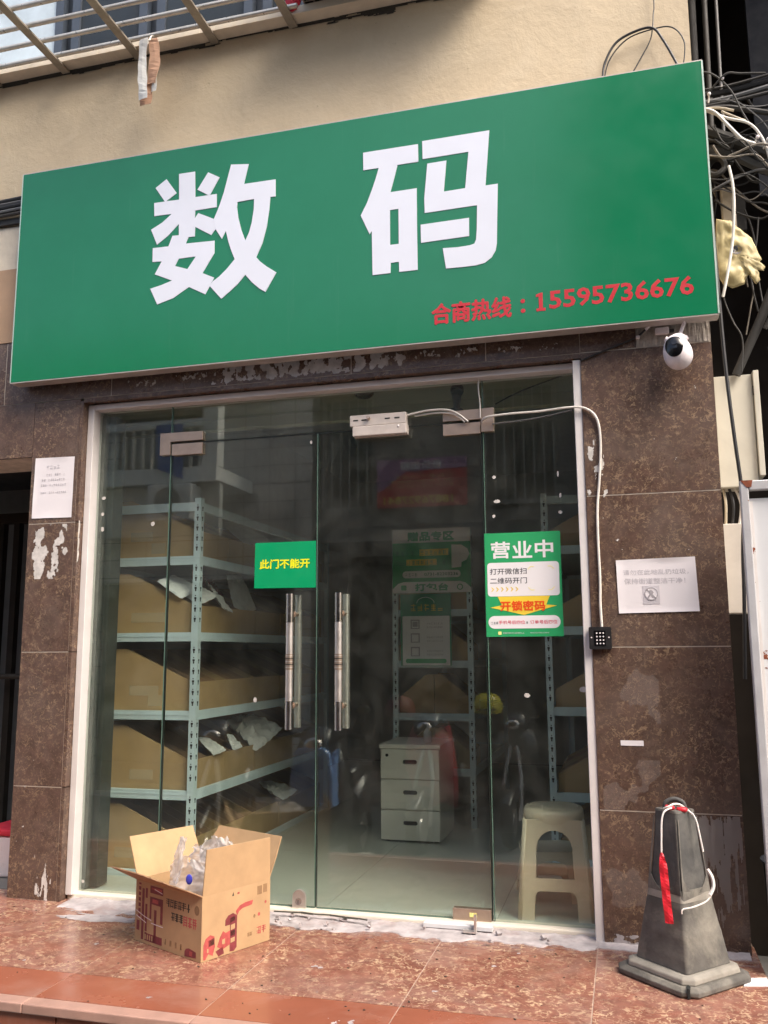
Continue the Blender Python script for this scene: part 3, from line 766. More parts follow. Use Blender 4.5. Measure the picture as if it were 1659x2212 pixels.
cab = cable('camera_lead', [(2.385, -.006, 2.326), (2.46, -.008, 2.352), (2.54, -.01, 2.378), (2.615, -.012, 2.405), (2.645, -.02, 2.425), (2.665, -.03, 2.44)], .0042, M['black_cable'])
tag(cab, 'black lead running from the camera across the brown stone', 'cable')
cab = cable('camera_lead', [(1.99, .2, 2.225), (2.1, .16, 2.26), (2.25, .14, 2.3), (2.345, .135, 2.325)], .003, M['black_cable'])
tag(cab, 'thin black lead slanting behind the upper right pane', 'cable')
ct = thing('cable_joint', 'white connector sleeve on the black camera lead', 'connector', (2.65, -.02, 2.42))
build('sleeve', MB().tube([(2.652, -.024, 2.43), (2.675, -.036, 2.446)], .006, 10), M['white_plastic'], ct, smooth=True)
build('clip', MB().box(2.612, 2.628, -.02, -.002, 2.397, 2.41), M['white_plastic'], ct, bevel=.003)
# keypad
kp = thing('keypad', 'small black keypad on the right pillar under the white cable', 'keypad', (2.415, -.01, 1.16))
build('housing', MB().prism(rrect(2.371, 2.459, 1.118, 1.207, .006), -.022, -.0005), M['black_plastic'], kp, bevel=.003)
pad = build('key_panel', MB().prism(rrect(2.392, 2.436, 1.133, 1.192, .003), -.024, -.0221), M['black_gloss'], kp)
for i in range(3):
    for j in range(4):
        build('key', MB().tube([(2.402 + i * .0128, -.0253, 1.141 + j * .0138), (2.402 + i * .0128, -.0241, 1.141 + j * .0138)], .0031, 10), M['white_plastic'], pad)
for x in (2.381, 2.449): build('screw', MB().tube([(x, -.0236, 1.165), (x, -.0221, 1.165)], .003, 10), M['white_plastic'], kp)

# ================================================================== SIGN BOARD
sg = thing('shop_sign', 'wide green shop sign with two white characters and red phone number', 'sign', (1.28, -.06, 2.44))
SX0, SX1, SZ0, SZ1 = -.379, 2.933, 2.438, 3.558
build('face', MB().box(SX0 + .004, SX1 - .004, -.1, -.094, SZ0 + .004, SZ1 - .004), M['sign_green'], sg)
for nm, a in (('bottom_rail', (SX0, SX1, -.099, -.03, SZ0 - .001, SZ0 + .0035)), ('top_rail', (SX0, SX1, -.099, -.03, SZ1 - .0035, SZ1 + .001)), ('side_rail', (SX0 - .001, SX0 + .0035, -.101, -.03, SZ0 + .0036, SZ1 - .0036)), ('side_rail', (SX1 - .0035, SX1 + .003, -.101, -.03, SZ0 + .0036, SZ1 - .0036))):
    build(nm, MB().box(*a), M['alu'] if nm != 'side_rail' else M['alu_edge'], sg)
build('back_panel', MB().box(SX0 + .004, SX1 - .004, -.0395, -.034, SZ0 + .004, SZ1 - .004), M['alu'], sg)
for x in (-.2, .8, 1.8, 2.7): build('bracket', MB().box(x, x + .04, -.0335, .011, 2.8, 2.84).box(x, x + .04, -.0335, .011, 3.4, 3.44), M['alu'], sg)
PA=[(0.517,3.419),(0.603,3.418),(0.608,3.284),(0.721,3.284),(0.723,3.216),(0.61,3.215),(0.609,3.174),(0.627,3.199),(0.71,3.157),(0.72,3.104),(0.698,3.077),(0.612,3.131),(0.612,3.082),(0.579,3.083),(0.565,3.051),(0.716,3.046),(0.717,2.983),(0.658,2.89),(0.719,2.86),(0.698,2.821),(0.676,2.782),(0.589,2.829),(0.507,2.782),(0.424,2.76),(0.383,2.844),(0.443,2.856),(0.499,2.872),(0.405,2.915),(0.44,2.977),(0.39,2.98),(0.389,3.051),(0.473,3.049),(0.493,3.101),(0.527,3.099),(0.525,3.158),(0.469,3.104),(0.411,3.066),(0.376,3.148),(0.435,3.177),(0.485,3.215),(0.391,3.217),(0.387,3.286),(0.522,3.284)]
PAh=[(0.53,2.979),(0.621,2.979),(0.578,2.92),(0.512,2.944)]
Pd1=[(0.392,3.364),(0.45,3.402),(0.508,3.32),(0.447,3.282)]
Pd2=[(0.673,3.403),(0.734,3.367),(0.688,3.287),(0.679,3.283),(0.619,3.321)]
PC=[(0.793,3.424),(0.884,3.412),(0.862,3.313),(1.023,3.312),(1.024,3.226),(0.998,3.227),(0.993,3.161),(0.982,3.08),(0.962,3.001),(0.932,2.935),(0.951,2.912),(0.985,2.882),(1.034,2.847),(0.981,2.758),(0.95,2.779),(0.912,2.814),(0.878,2.855),(0.842,2.814),(0.805,2.784),(0.759,2.75),(0.698,2.82),(0.713,2.842),(0.744,2.861),(0.785,2.897),(0.823,2.939),(0.804,2.985),(0.788,3.032),(0.774,3.088),(0.754,3.05),(0.72,3.104),(0.71,3.157),(0.735,3.215),(0.759,3.287)]
PCh=[(0.83,3.226),(0.916,3.229),(0.915,3.176),(0.906,3.111),(0.893,3.063),(0.875,3.024),(0.852,3.085),(0.836,3.146),(0.828,3.201)]
PD=[(1.453,3.377),(1.711,3.377),(1.712,3.291),(1.615,3.291),(1.6,3.23),(1.581,3.163),(1.703,3.164),(1.702,2.957),(1.703,2.777),(1.619,2.777),(1.618,2.825),(1.58,2.825),(1.579,2.777),(1.496,2.777),(1.493,2.99),(1.483,2.974),(1.441,3.07),(1.471,3.128),(1.495,3.19),(1.512,3.239),(1.527,3.29),(1.454,3.29)]
PDh=[(1.578,3.077),(1.618,3.078),(1.618,2.91),(1.578,2.91)]
PE=[(1.731,3.388),(2.035,3.389),(2.012,3.13),(2.066,3.13),(2.06,2.991),(2.055,2.855),(2.049,2.823),(2.031,2.793),(2.001,2.772),(1.962,2.765),(1.904,2.765),(1.83,2.767),(1.817,2.863),(1.886,2.859),(1.937,2.861),(1.957,2.866),(1.965,2.884),(1.969,2.929),(1.973,3.043),(1.738,3.04),(1.737,3.11),(1.753,3.275),(1.84,3.276),(1.826,3.129),(1.922,3.131),(1.94,3.302),(1.732,3.3)]
PF=[(1.719,2.987),(1.936,2.989),(1.935,2.904),(1.72,2.901)]
c1 = build('character', MB().prism(PA, -.1022, -.1001, [PAh]), M['sign_white'], sg)
for k, (p, h) in enumerate(((Pd1, []), (Pd2, []), (PC, [PCh]))):
    build('stroke', MB().prism(p, -.1024 - .0002 * k, -.1001, h), M['sign_white'], c1)
c2 = build('character', MB().prism(PD, -.1022, -.1001, [PDh]), M['sign_white'], sg)
for p in (PE, PF): build('stroke', MB().prism(p, -.1022, -.1001), M['sign_white'], c2)
boldtext(sg, '合商热线', M['sign_red'], 1.764, 2.108, 2.516, 2.608, -.1008, .0028, .004)
for zc in (2.537, 2.58): build('colon_dot', MB().prism(circ(2.158, zc, .0095, 12), -.1012, -.1001), M['sign_red'], sg)
build('digit', MB().prism([(2.214, 2.528), (2.252, 2.528), (2.252, 2.54), (2.241, 2.54), (2.242, 2.608), (2.23, 2.608), (2.214, 2.602), (2.214, 2.59), (2.225, 2.593), (2.225, 2.54), (2.214, 2.54)], -.1012, -.1001), M['sign_red'], sg)
text(sg, '5595736676', M['sign_red'], 2.268, 2.845, 2.531, 2.613, -.1008, .022)

# security camera under the right end of the sign
sc = thing('security_camera', 'white egg shaped security camera with black face under the sign', 'camera', (2.767, -.1, 2.3))
T = Matrix.Rotation(R(-14), 3, 'Y') @ Matrix.Rotation(R(10), 3, 'X')
cc = Vector((2.767, -.095, 2.297))
def egg(th, ph, k=1.):
    z = math.cos(th); r = math.sin(th) * (1 - .13 * z)
    return cc + T @ Vector((.056 * k * r * math.cos(ph), .056 * k * r * math.sin(ph), .072 * k * z))
vs = [egg(math.pi * i / 22, 2 * math.pi * j / 32) for i in range(23) for j in range(32)]
fs = [(i * 32 + j, (i + 1) * 32 + j, (i + 1) * 32 + (j + 1) % 32, i * 32 + (j + 1) % 32) for i in range(22) for j in range(32)]
build('shell', MB().add(vs, fs), M['white_plastic'], sc, smooth='all')
nf = 14; vs = []; fs = []
for i in range(nf + 1):
    for j in range(nf + 1):
        a = -1 + 2 * i / nf; b = -1 + 2 * j / nf
        sq = lambda t, o_: t * math.sqrt(1 - .42 * o_ * o_)
        vs.append(egg(R(70) + R(37) * sq(b, a), R(-106) + R(44) * sq(a, b) * (1 - .28 * b), 1.02))
for i in range(nf):
    for j in range(nf): fs.append((i * (nf + 1) + j, (i + 1) * (nf + 1) + j, (i + 1) * (nf + 1) + j + 1, i * (nf + 1) + j + 1))
fp = build('face_plate', MB().add(vs, fs), M['black_gloss'], sc, smooth='all')
lc = egg(R(62), R(-100), 1.03); ld = (lc - cc).normalized()
build('lens', MB().tube([lc - ld * .004, lc + ld * .001], .011, 18), M['black_gloss'], fp, smooth=True)
build('mount_arm', MB().tube([(2.775, -.06, 2.355), (2.79, -.05, 2.4), (2.805, -.05, 2.437)], .0075, 10), M['white_plastic'], sc, smooth=True)
build('mount_cap', MB().lathe([(0, 0), (.03, 0), (.03, .014), (.018, .022), (0, .022)], 18, (2.772, -.085, 2.352)), M['white_plastic'], sc, smooth=True)
build('antenna', MB().tube([(2.74, -.08, 2.352), (2.725, -.08, 2.362)], .011, 10), M['white_plastic'], sc, smooth=True)
build('antenna', MB().tube([(2.8, -.08, 2.354), (2.81, -.08, 2.361)], .01, 10), M['white_plastic'], sc, smooth=True)
ad = thing('camera_adapter', 'white power adapter tucked under the sign beside the camera', 'adapter', (2.71, -.03, 2.42))
build('body', MB().box(2.69, 2.745, -.03, -.003, 2.405, 2.432), M['white_plastic'], ad, bevel=.005)
build('plug', MB().box(2.7455, 2.765, -.024, -.008, 2.41, 2.424), M['black_plastic'], ad, bevel=.003)

# ================================================================== NOTICES
def sheet(name, label, quad, y, curl=.004, m='paper', cat='notice', seed=0):
    """a thin sheet through four corners TL,TR,BR,BL, slightly wavy"""
    t = thing(name, label, cat, (sum(q[0] for q in quad) / 4, y, min(q[1] for q in quad)))
    n = 16; vs = []; fs = []
    for i in range(n + 1):
        for j in range(n + 1):
            u = i / n; w = j / n
            a = (quad[0][0] * (1 - u) + quad[1][0] * u) * (1 - w) + (quad[3][0] * (1 - u) + quad[2][0] * u) * w
            b = (quad[0][1] * (1 - u) + quad[1][1] * u) * (1 - w) + (quad[3][1] * (1 - u) + quad[2][1] * u) * w
            e = max(abs(u - .5), abs(w - .5)) * 2
            dy = -abs(curl) * max(0, .35 + .65 * noise.noise(Vector((u * 2.3, w * 2.3, seed)))) * max(0, (e - .8) / .2) ** 2 if curl else 0
            vs.append((a, y + min(0, dy), b))
    for i in range(n):
        for j in range(n): fs.append((i * (n + 1) + j, (i + 1) * (n + 1) + j, (i + 1) * (n + 1) + j + 1, i * (n + 1) + j + 1))
    build('paper_sheet', MB().add(vs, fs), M[m], t, smooth='all')
    return t
t = sheet('litter_notice', 'white no littering notice with pictogram on the right pillar', [(2.489, 1.474), (2.793, 1.48), (2.799, 1.264), (2.492, 1.26)], -.002, .006, seed=4)
text(t, '请勿在此地乱扔垃圾，', M['ink_faint'], 2.515, 2.766, 1.412, 1.434, -.0026, .006)
text(t, '保持街道整洁干净！', M['ink_faint'], 2.517, 2.752, 1.376, 1.399, -.0026, .006)
pg = plate(t, 'pictogram', rect(2.588, 2.652, 1.295, 1.368), M['ink_faint'], -.003)
plate(pg, 'white_disc', circ(2.62, 1.336, .027), M['paper'], -.0038)
plate(pg, 'ring', circ(2.62, 1.336, .026, 28), M['ink_grey'], -.0046, .0006, [circ(2.62, 1.336, .0225, 28)])
build('slash', MB().prism([(2.6, 1.354), (2.603, 1.357), (2.64, 1.318), (2.637, 1.315)], -.0049, -.0042), M['ink_grey'], pg)
build('figure', MB().prism([(2.612, 1.35), (2.622, 1.352), (2.63, 1.342), (2.624, 1.333), (2.63, 1.32), (2.622, 1.322), (2.617, 1.33), (2.609, 1.318), (2.604, 1.322), (2.613, 1.334)], -.0047, -.0041), M['ink_grey'], pg)
t = sheet('tenant_notice', 'white printed notice pasted high on the left pillar', [(-.278, 2.072), (-.056, 2.068), (-.057, 1.766), (-.282, 1.769)], -.002, .004, seed=9)
def smudge_line(parent, x0, x1, z, h, m, y, seed, gap=.35):
    random.seed(seed); mb = MB(); x = x0; w = h * .85
    while x < x1 - w:
        if random.random() > gap * .5:
            for k in range(4):
                if random.random() < .75: mb.box(x + .1 * w, x + .88 * w, y, y + .0004, z + h * (.02 + k * .25), z + h * (.12 + k * .25))
            if random.random() < .7: xx = x + w * random.uniform(.2, .7); mb.box(xx, xx + w * .13, y - .0001, y + .0003, z, z + h)
        x += h
    return build('printed_line', mb, m, parent)
smudge_line(t, -.213, -.12, 2.012, .02, M['ink_faint'], -.0028, 1, 0)
for k, (a, b) in enumerate(((-.212, -.09), (-.236, -.09), (-.24, -.088))): smudge_line(t, a, b, 1.978 - k * .026, .012, M['ink_faint'], -.0028, 11 + k)
smudge_line(t, -.24, -.202, 1.888, .011, M['ink_faint'], -.0028, 21, 0); smudge_line(t, -.192, -.088, 1.889, .011, M['ink_faint'], -.0028, 22, 0)
tag(build('paper_strip', MB().box(2.475, 2.562, -.0022, -.0006, .744, .764), M['paper']), 'small torn white paper strip on the right pillar', 'paper scrap')

# green sticker on the left door, opening-hours poster on the right pane
t = thing('door_sticker', 'green rectangular sticker with yellow characters on the left glass door', 'sticker', (1.02, .093, 1.4))
build('film', MB().prism([(.868, 1.616), (1.167, 1.616), (1.168, 1.402), (.866, 1.405)], .0922, .0936), M['sticker_green'], t)
boldtext(t, '此门不能开', M['yellow_text'], .893, 1.137, 1.494, 1.536, .0917, .0014, .004)
t = thing('open_poster', 'green portrait poster with large white heading on the right pane', 'poster', (2.1, .093, 1.17))
X0, X1, Z0, Z1 = 1.941, 2.265, 1.173, 1.617
def PX(u): return X0 + (X1 - X0) * u
def PZ(w): return Z1 - (Z1 - Z0) * w
build('film', MB().prism(rect(X0, X1, Z0, Z1), .0922, .0936), M['poster_green'], t)
# heading strokes
def bar(x0, z0, x1, z1, w=.006, par=None, m='poster_white', y=.0916):
    d = Vector((x1 - x0, z1 - z0)); n_ = Vector((-d.y, d.x)).normalized() * w / 2
    return build('stroke', MB().prism([(x0 + n_.x, z0 + n_.y), (x1 + n_.x, z1 + n_.y), (x1 - n_.x, z1 - n_.y), (x0 - n_.x, z0 - n_.y)], y, y + .0004), M[m], par or t)
hd = text(t, '营', M['poster_white'], PX(.085), PX(.34), PZ(.25), PZ(.085), .0918, .022)
text(t, '业', M['poster_white'], PX(.37), PX(.63), PZ(.25), PZ(.085), .0918, .022)
text(t, '中', M['poster_white'], PX(.665), PX(.905), PZ(.25), PZ(.08), .0918, .022)
plate(t, 'white_card', rrect(PX(.03), PX(.97), PZ(.615), PZ(.29), .014), M['poster_white'], .0916)
text(t, '打开微信扫', M['ink'], PX(.065), PX(.55), PZ(.405), PZ(.345), .0911, .008)
text(t, '二维码开门', M['ink'], PX(.065), PX(.55), PZ(.495), PZ(.435), .0911, .008)
for k in range(6):
    x = PX(.075 + k * .064); z = PZ(.548); s_ = .009
    build('arrow', MB().prism([(x, z + s_), (x + .005, z + s_), (x + .013, z), (x + .005, z - s_), (x, z - s_), (x + .008, z)], .091, .0914), M['poster_yellow'], t)
for sx, sz in ((0, 0), (1, 0), (0, 1), (1, 1)):
    cx = PX(.565 + .34 * sx); cz = PZ(.335 + .225 * sz); dx = 1 - 2 * sx; dz = -(1 - 2 * sz)
    bar(cx, cz + dz * .012, cx + dx * .012, cz, .003, m='pale_yellow', y=.091); bar(cx + dx * .012, cz, cx + dx * .026, cz, .003, m='pale_yellow', y=.0909)
plate(t, 'star_burst', [(PX(.16), PZ(.617)), (PX(.84), PZ(.617)), (PX(.79), PZ(.7)), (PX(.93), PZ(.712)), (PX(.72), PZ(.75)), (PX(.5), PZ(.797)), (PX(.3), PZ(.76)), (PX(.06), PZ(.722)), (PX(.21), PZ(.7))], M['poster_yellow'], .0915)
boldtext(t, '开锁密码', M['orange_red'], PX(.195), PX(.775), PZ(.755), PZ(.662), .0909, .0014, .004)
plate(t, 'white_pill', rrect(PX(.03), PX(.965), PZ(.923), PZ(.802), .0265, 8), M['poster_white'], .0916)
text(t, '手机号后四位', M['pink_red'], PX(.165), PX(.51), PZ(.882), PZ(.846), .0911, .008)
text(t, '订单号后四位', M['pink_red'], PX(.575), PX(.925), PZ(.882), PZ(.846), .0911, .008)
smudge_line(t, PX(.065), PX(.16), PZ(.88), .0105, M['ink'], .0908, 5, 0); smudge_line(t, PX(.523), PX(.57), PZ(.88), .0105, M['ink'], .0908, 6, 0)
plate(t, 'icon', rrect(PX(.155), PX(.2), PZ(.982), PZ(.95), .003), M['pale_yellow'], .0916)
smudge_line(t, PX(.22), PX(.5), PZ(.972), .006, M['poster_white'], .0916, 7, 0); smudge_line(t, PX(.57), PX(.82), PZ(.971), .005, M['poster_white'], .0916, 8, 0)

# white plastic strip on the threshold and the small broken bracket
st = thing('plastic_strip', 'white plastic strip lying on the threshold below the right door', 'plastic strip', (1.81, .055, .03))
build('strip', MB().box(1.668, 1.95, .003, .05, .012, .0305), M['panel_white'], st, bevel=.003)
bk = thing('metal_bracket', 'small upright grey metal tab standing below the right door', 'bracket', (1.88, .0, .0))
build('upright', MB().box(1.878, 1.888, -.012, .006, .012, .075), M['steel'], bk, bevel=.001)
build('foot', MB().box(1.835, 1.89, -.03, -.004, .012, .019), M['steel'], bk, bevel=.001)
tag(build('yellow_label', MB().box(1.846, 1.876, .0795, .0815, .042, .058), M['pale_yellow']), 'tiny pale yellow label on the bottom door fitting', 'label')

# ================================================================== INTERIOR
def rack(name, label, xa, xb, ya, yb, levels, top, posts, endlevels=None, zf=.02):
    """boltless rack: posts at the four corners, beams on every level, shelf boards"""
    t = thing(name, label, 'shelf rack', ((xa + xb) / 2, (ya + yb) / 2, zf))
    w = .036; th = .004
    for (px, sx) in ((xa, 1), (xb, -1)):
        for (py, sy) in ((ya, 1), (yb, -1)):
            mb = MB()
            x0, x1 = sorted((px, px + sx * w)); y0, y1 = sorted((py, py + sy * th)); mb.box(x0, x1, y0, y1, zf, top)
            x0, x1 = sorted((px, px + sx * th)); y0, y1 = sorted((py + sy * th * 1.01, py + sy * w)); mb.box(x0, x1, y0, y1, zf, top)
            p = build('post', mb, M['rack'], t)
            if py == ya:
                sl = MB(); z = zf + .05
                while z < top - .03:
                    if min(abs(z - lv) for lv in levels) > .035:
                        cx = px + sx * w * .5
                        sl.box(cx - .0035, cx + .0035, py - .0008, py - .0001, z, z + .012).box(cx - .006, cx + .006, py - .0008, py - .0001, z + .0122, z + .022)
                        sl.box(cx - .003, cx + .003, py - .0008, py - .0001, z + .027, z + .032)
                        cy = py + w * .55; xx = px - sx * .0004
                        sl.box(xx - .0003, xx + .0003, cy - .0035, cy + .0035, z, z + .012).box(xx - .0003, xx + .0003, cy - .006, cy + .006, z + .0122, z + .022)
                    z += .052
                tag(build('slots', sl, M['slot'], p), kind='stuff')
    for lv in levels:
        build('end_beam', MB().box(xa + .0045, xb - .0045, ya + .0045, ya + .026, lv - .027, lv + .018).box(xa + .006, xb - .006, ya + .0025, ya + .0044, lv - .004, lv + .002), M['rack'], t)
        build('end_beam', MB().box(xa + .0045, xb - .0045, yb - .026, yb - .0045, lv - .027, lv + .018), M['rack'], t)
        for px, sx in ((xa, 1), (xb, -1)):
            x0, x1 = sorted((px + sx * .0046, px + sx * .026)); build('long_beam', MB().box(x0, x1, ya + .027, yb - .027, lv - .027, lv + .018), M['rack'], t)
        build('shelf_board', MB().box(xa + .027, xb - .027, ya + .027, yb - .027, lv - .002, lv + .008), M['shelf'], t)
    return t

def bin_proto(name, label, depth, length, hb, hl, flat, group, ndiv=2):
    """open cardboard bin: local x=0 is the back, x=depth the low front lip, y along its length"""
    t = thing(name, label, 'cardboard bin', (0, 0, 0), 0, group, local=True); e = .005
    prof = [(0, 0), (depth, 0), (depth, hl), (flat, hb), (0, hb)]
    for y in (0, length - e): build('end_panel', MB().prism(prof, y, y + e), M['card'], t)
    for k in range(ndiv):
        y = length * (k + 1) / (ndiv + 1); build('divider', MB().prism([(e, e), (depth - e, e), (depth - e, hl - .004), (flat, hb - .006), (e, hb - .006)], y, y + .004), M['card_dark'], t)
    build('front_lip', MB().box(depth - e, depth - .0002, e, length - e, 0, hl), M['card'], t)
    build('back_panel', MB().box(.0002, e, e, length - e, 0, hb), M['card'], t)
    build('base', MB().box(e, depth - e, e, length - e, 0, e), M['card'], t)
    return t
LEV = [.035, .42, .806, 1.197, 1.587]
rack('left_shelf_rack', 'pale grey steel shelf rack along the left side behind the glass', -.235, .428, .40, 2.46, LEV, 1.905, None)
# extra top beam
tb = thing('rack_top_beam', 'pale grey top beam joining the left rack posts', 'beam', (.1, .4, 1.86))
build('end_rail', MB().box(-.198, .391, .4045, .425, 1.84, 1.884), M['rack'], tb)
build('side_rail', MB().box(.402, .4235, .437, 2.42, 1.84, 1.884), M['rack'], tb)
ordw = ['nearest the door', 'second from the door', 'third from the door', 'fourth from the door', 'farthest from the door']
levw = ['lowest', 'second lowest', 'middle', 'second highest', 'top']
proto = None
for li_, lv in enumerate(LEV):
    for k in range(5):
        lab = 'open cardboard bin on the %s shelf of the left rack, %s' % (levw[li_], ordw[k])
        loc = (-.205 + random.uniform(-.006, .006), .436 + k * .398, lv + .0085)
        if proto is None:
            proto = bin_proto('cardboard_bin', lab, .59, .392, .318, .15, .212, 'bins on the left rack', 3); proto.location = loc
        else: dup(proto, loc, lab)
for o in [o for o in COL.objects if o.name.startswith('cardboard_bin') and o.get('group') == 'bins on the left rack' and 'nearest' in o['label']]:
    k = int(o.location.z * 100); random.seed(k)
    ORI[o] = Vector((0, 0, 0))
    x = random.uniform(.16, .3); z = random.uniform(.05, .12)
    build('packing_tape', MB().box(x, x + random.uniform(.1, .22), -.0012, -.0002, z, z + .05), M['tape_film'], o)
    if k % 2: build('shipping_label', MB().box(.34, .42, -.0012, -.0002, .03, .085), M['tape_film'], o)
LR = [.035, .365, .80, 1.222, 1.656]
rack('right_shelf_rack', 'pale grey steel shelf rack behind the right glass pane', 2.098, 2.64, 1.13, 2.9, LR, 1.965, None)
tb = thing('rack_top_beam', 'pale grey top beam joining the right rack posts', 'beam', (2.3, 1.13, 1.93))
build('end_rail', MB().box(2.135, 2.603, 1.1345, 1.155, 1.905, 1.95), M['rack'], tb)
p2 = None
for li_, lv in enumerate(LR):
    for k in range(2):
        lab = 'open cardboard bin on the %s shelf of the right rack, %s' % (levw[li_], ('front one', 'rear one')[k])
        loc = (2.615, 1.566 + k * .41, lv + .0085)
        if p2 is None:
            p2 = bin_proto('cardboard_bin', lab, .475, .4, .305, .10, .1, 'bins on the right rack', 2); p2.rotation_euler = (0, 0, math.pi); p2.location = loc
        else: dup(p2, loc, lab)
LM = [.36, .70, 1.033, 1.363]
rack('island_shelf_rack', 'pale grey shelf rack end behind the drawer cabinet, posters on it', 1.04, 1.572, 1.96, 3.6, LM, 1.9, None)
p3 = p4 = None
for li_, lv in enumerate(LM):
    w_ = ('lowest', 'second', 'third', 'top')[li_]
    lab = 'cardboard bin on the left half of the island rack, %s shelf' % w_
    loc = (1.304, 2.386, lv + .0085)
    if p3 is None: p3 = bin_proto('cardboard_bin', lab, .228, .39, .255, .11, .05, 'bins on the island rack'); p3.rotation_euler = (0, 0, math.pi); p3.location = loc
    else: dup(p3, loc, lab)
    dup(p3, (1.308, 1.996, lv + .0085), 'cardboard bin on the right half of the island rack, %s shelf' % w_, 0.)

# packages lying in the bins
def crumple(w, h, th, seed, n=18, cr=1.):
    vs = []; fs = []; m = n + 1
    for sd_ in (1, -1):
        o_ = len(vs)
        for i in range(m):
            for j in range(m):
                u = -1 + 2 * i / n; v = -1 + 2 * j / n; e = (1 - u ** 6) * (1 - v ** 6)
                q = Vector((u * 1.7 + seed * 3.1, v * 1.7, seed))
                z = sd_ * th * e * (.45 + .55 * abs(noise.noise(q * 1.6 + Vector((0, 0, sd_)))) * 2) + cr * th * .9 * (abs(noise.noise(q * 2.3)) - .25) + cr * th * .8 * u * v
                vs.append((w * u * (1 - .07 * v * v + .05 * noise.noise(q)), h * v * (1 - .07 * u * u + .06 * noise.noise(q + Vector((5, 0, 0)))), z))
        for i in range(n):
            for j in range(n): fs.append((o_ + i * m + j, o_ + (i + 1) * m + j, o_ + (i + 1) * m + j + 1, o_ + i * m + j + 1))
    return MB().add(vs, fs)
def parcel(label, c, r, seed, m='bag_white', rot=0., tilt=0., cat='parcel'):
    mb = crumple(r[0], r[1], r[2], seed).xf(Matrix.Translation(c) @ Matrix.Rotation(rot, 4, 'Y') @ Matrix.Rotation(tilt, 4, 'X'))
    return tag(build('parcel', mb, M[m], smooth=True), label, cat, 'parcels in the bins')
parcel('white plastic parcel on the second highest left shelf, front bin', (.3, .56, 1.44), (.12, .1, .016), 1, rot=.5, tilt=.2)
parcel('crumpled white parcel leaning in the second highest left shelf', (.34, .8, 1.41), (.1, .09, .016), 2, rot=.8, tilt=-.3)
parcel('upright white carrier bag farther along the second highest left shelf', (.32, 1.14, 1.46), (.12, .1, .014), 3.1, rot=1.2, tilt=.2, cat='bag')
parcel('reddish brown packet standing behind the white bags on left rack', (.16, 1.0, 1.5), (.09, .11, .03), 4, 'dark_red_print', rot=.9)
parcel('torn white envelope on the top left shelf', (.3, 1.3, 1.82), (.13, .12, .012), 5, rot=.6, tilt=.3)
parcel('large white bag in the second lowest left shelf', (.33, 1.35, .66), (.13, .16, .04), 6, rot=.5, tilt=.2, cat='bag')
parcel('small white packet in the second lowest left shelf near the door', (.35, .74, .625), (.07, .07, .012), 7, rot=.6)
parcel('little white packet beside the large bag, second lowest shelf', (.37, .98, .62), (.05, .05, .012), 8, rot=.9)
parcel('pale parcel lying on the lowest left shelf', (.35, 1.7, .26), (.1, .12, .02), 9, rot=.4)
parcel('white paper card on the second highest left shelf end bin', (.27, .47, 1.46), (.09, .07, .01), 1.2, rot=.5, tilt=.5)

# drawer cabinet
cbn = thing('drawer_cabinet', 'cream three drawer cabinet standing on the shop floor', 'cabinet', (1.265, 1.68, .02))
build('carcass', MB().box(1.088, 1.442, 1.487, 1.9, .03, .548), M['cabinet'], cbn, bevel=.004)
build('worktop', MB().box(1.08, 1.45, 1.462, 1.91, .549, .573), M['cabinet'], cbn, bevel=.004)
for z0, z1 in ((.035, .2), (.206, .372), (.378, .545)):
    hx0, hx1 = 1.222, 1.308; hz = (z0 + z1) / 2 + .012; rr_ = .012
    d = build('drawer', MB().prism(rect(1.09, 1.44, z0, z1), 1.469, 1.486, [rrect(hx0, hx1, hz - .0125, hz + .0125, rr_)[::-1]]), M['cabinet'], cbn, bevel=.0015)
    build('handle_recess', MB().prism(rrect(hx0 + .0005, hx1 - .0005, hz - .012, hz + .012, rr_ - .0006), 1.4815, 1.4858), M['slot'], d)
build('lock', MB().tube([(1.128, 1.464, .51), (1.128, 1.4686, .51)], .009, 14), M['slot'], cbn)
for x in (1.12, 1.41):
    for y in (1.52, 1.86): build('foot', MB().tube([(x, y, .02), (x, y, .031)], .015, 10), M['black_plastic'], cbn)
bt = thing('spray_bottle', 'clear pump bottle standing on the drawer cabinet', 'bottle', (1.35, 1.56, .574))
build('bottle', MB().lathe([(0, 0), (.022, 0), (.024, .005), (.024, .06), (.012, .075), (.01, .085), (0, .085)], 16, (1.345, 1.6, .574)), M['bag_film'], bt, smooth=True)
build('pump', MB().tube([(1.345, 1.6, .66), (1.345, 1.6, .685), (1.325, 1.59, .688)], .005, 8), M['white_plastic'], bt, smooth=True)

# plastic stool
stl = thing('plastic_stool', 'beige plastic stool with arched sides behind the right pane', 'stool', (2.178, .325, .02), R(4), local=True)
def stool_side():
    W0, W1, H = .152, .122, .395
    def w(z): return W0 + (W1 - W0) * z / H
    outer = [(-1, 0), (-.58, 0)] + [(-.58 + .14 * (1 - math.cos(t)), .085 + .03 * math.sin(t)) for t in [R(a) for a in (0, 30, 60, 90)]] + \
            [(.58 - .14 * (1 - math.cos(t)), .085 + .03 * math.sin(t)) for t in [R(a) for a in (90, 60, 30, 0)]] + [(.58, 0), (1, 0), (1, H), (-1, H)]
    hole = [(-.56, .165), (.56, .165), (.56, .29)] + [(.54 * math.cos(t), .29 + .062 * math.sin(t)) for t in [math.pi * k / 12 for k in range(13)]] + [(-.56, .29)]
    loops = [outer, hole]; fl = outer + hole
    tris = tessellate_polygon([[Vector((p[0], p[1], 0)) for p in l] for l in loops])
    vs = []
    for s_, z in fl:
        ww = w(z); c_ = abs(s_) > .9
        vs.append((s_ * (ww if not c_ else ww - .012), -ww if not c_ else -ww + .0, z))
    n_ = len(fl); fs = [tuple(t_) for t_ in tris]
    return vs, fs
vs, fs = stool_side()
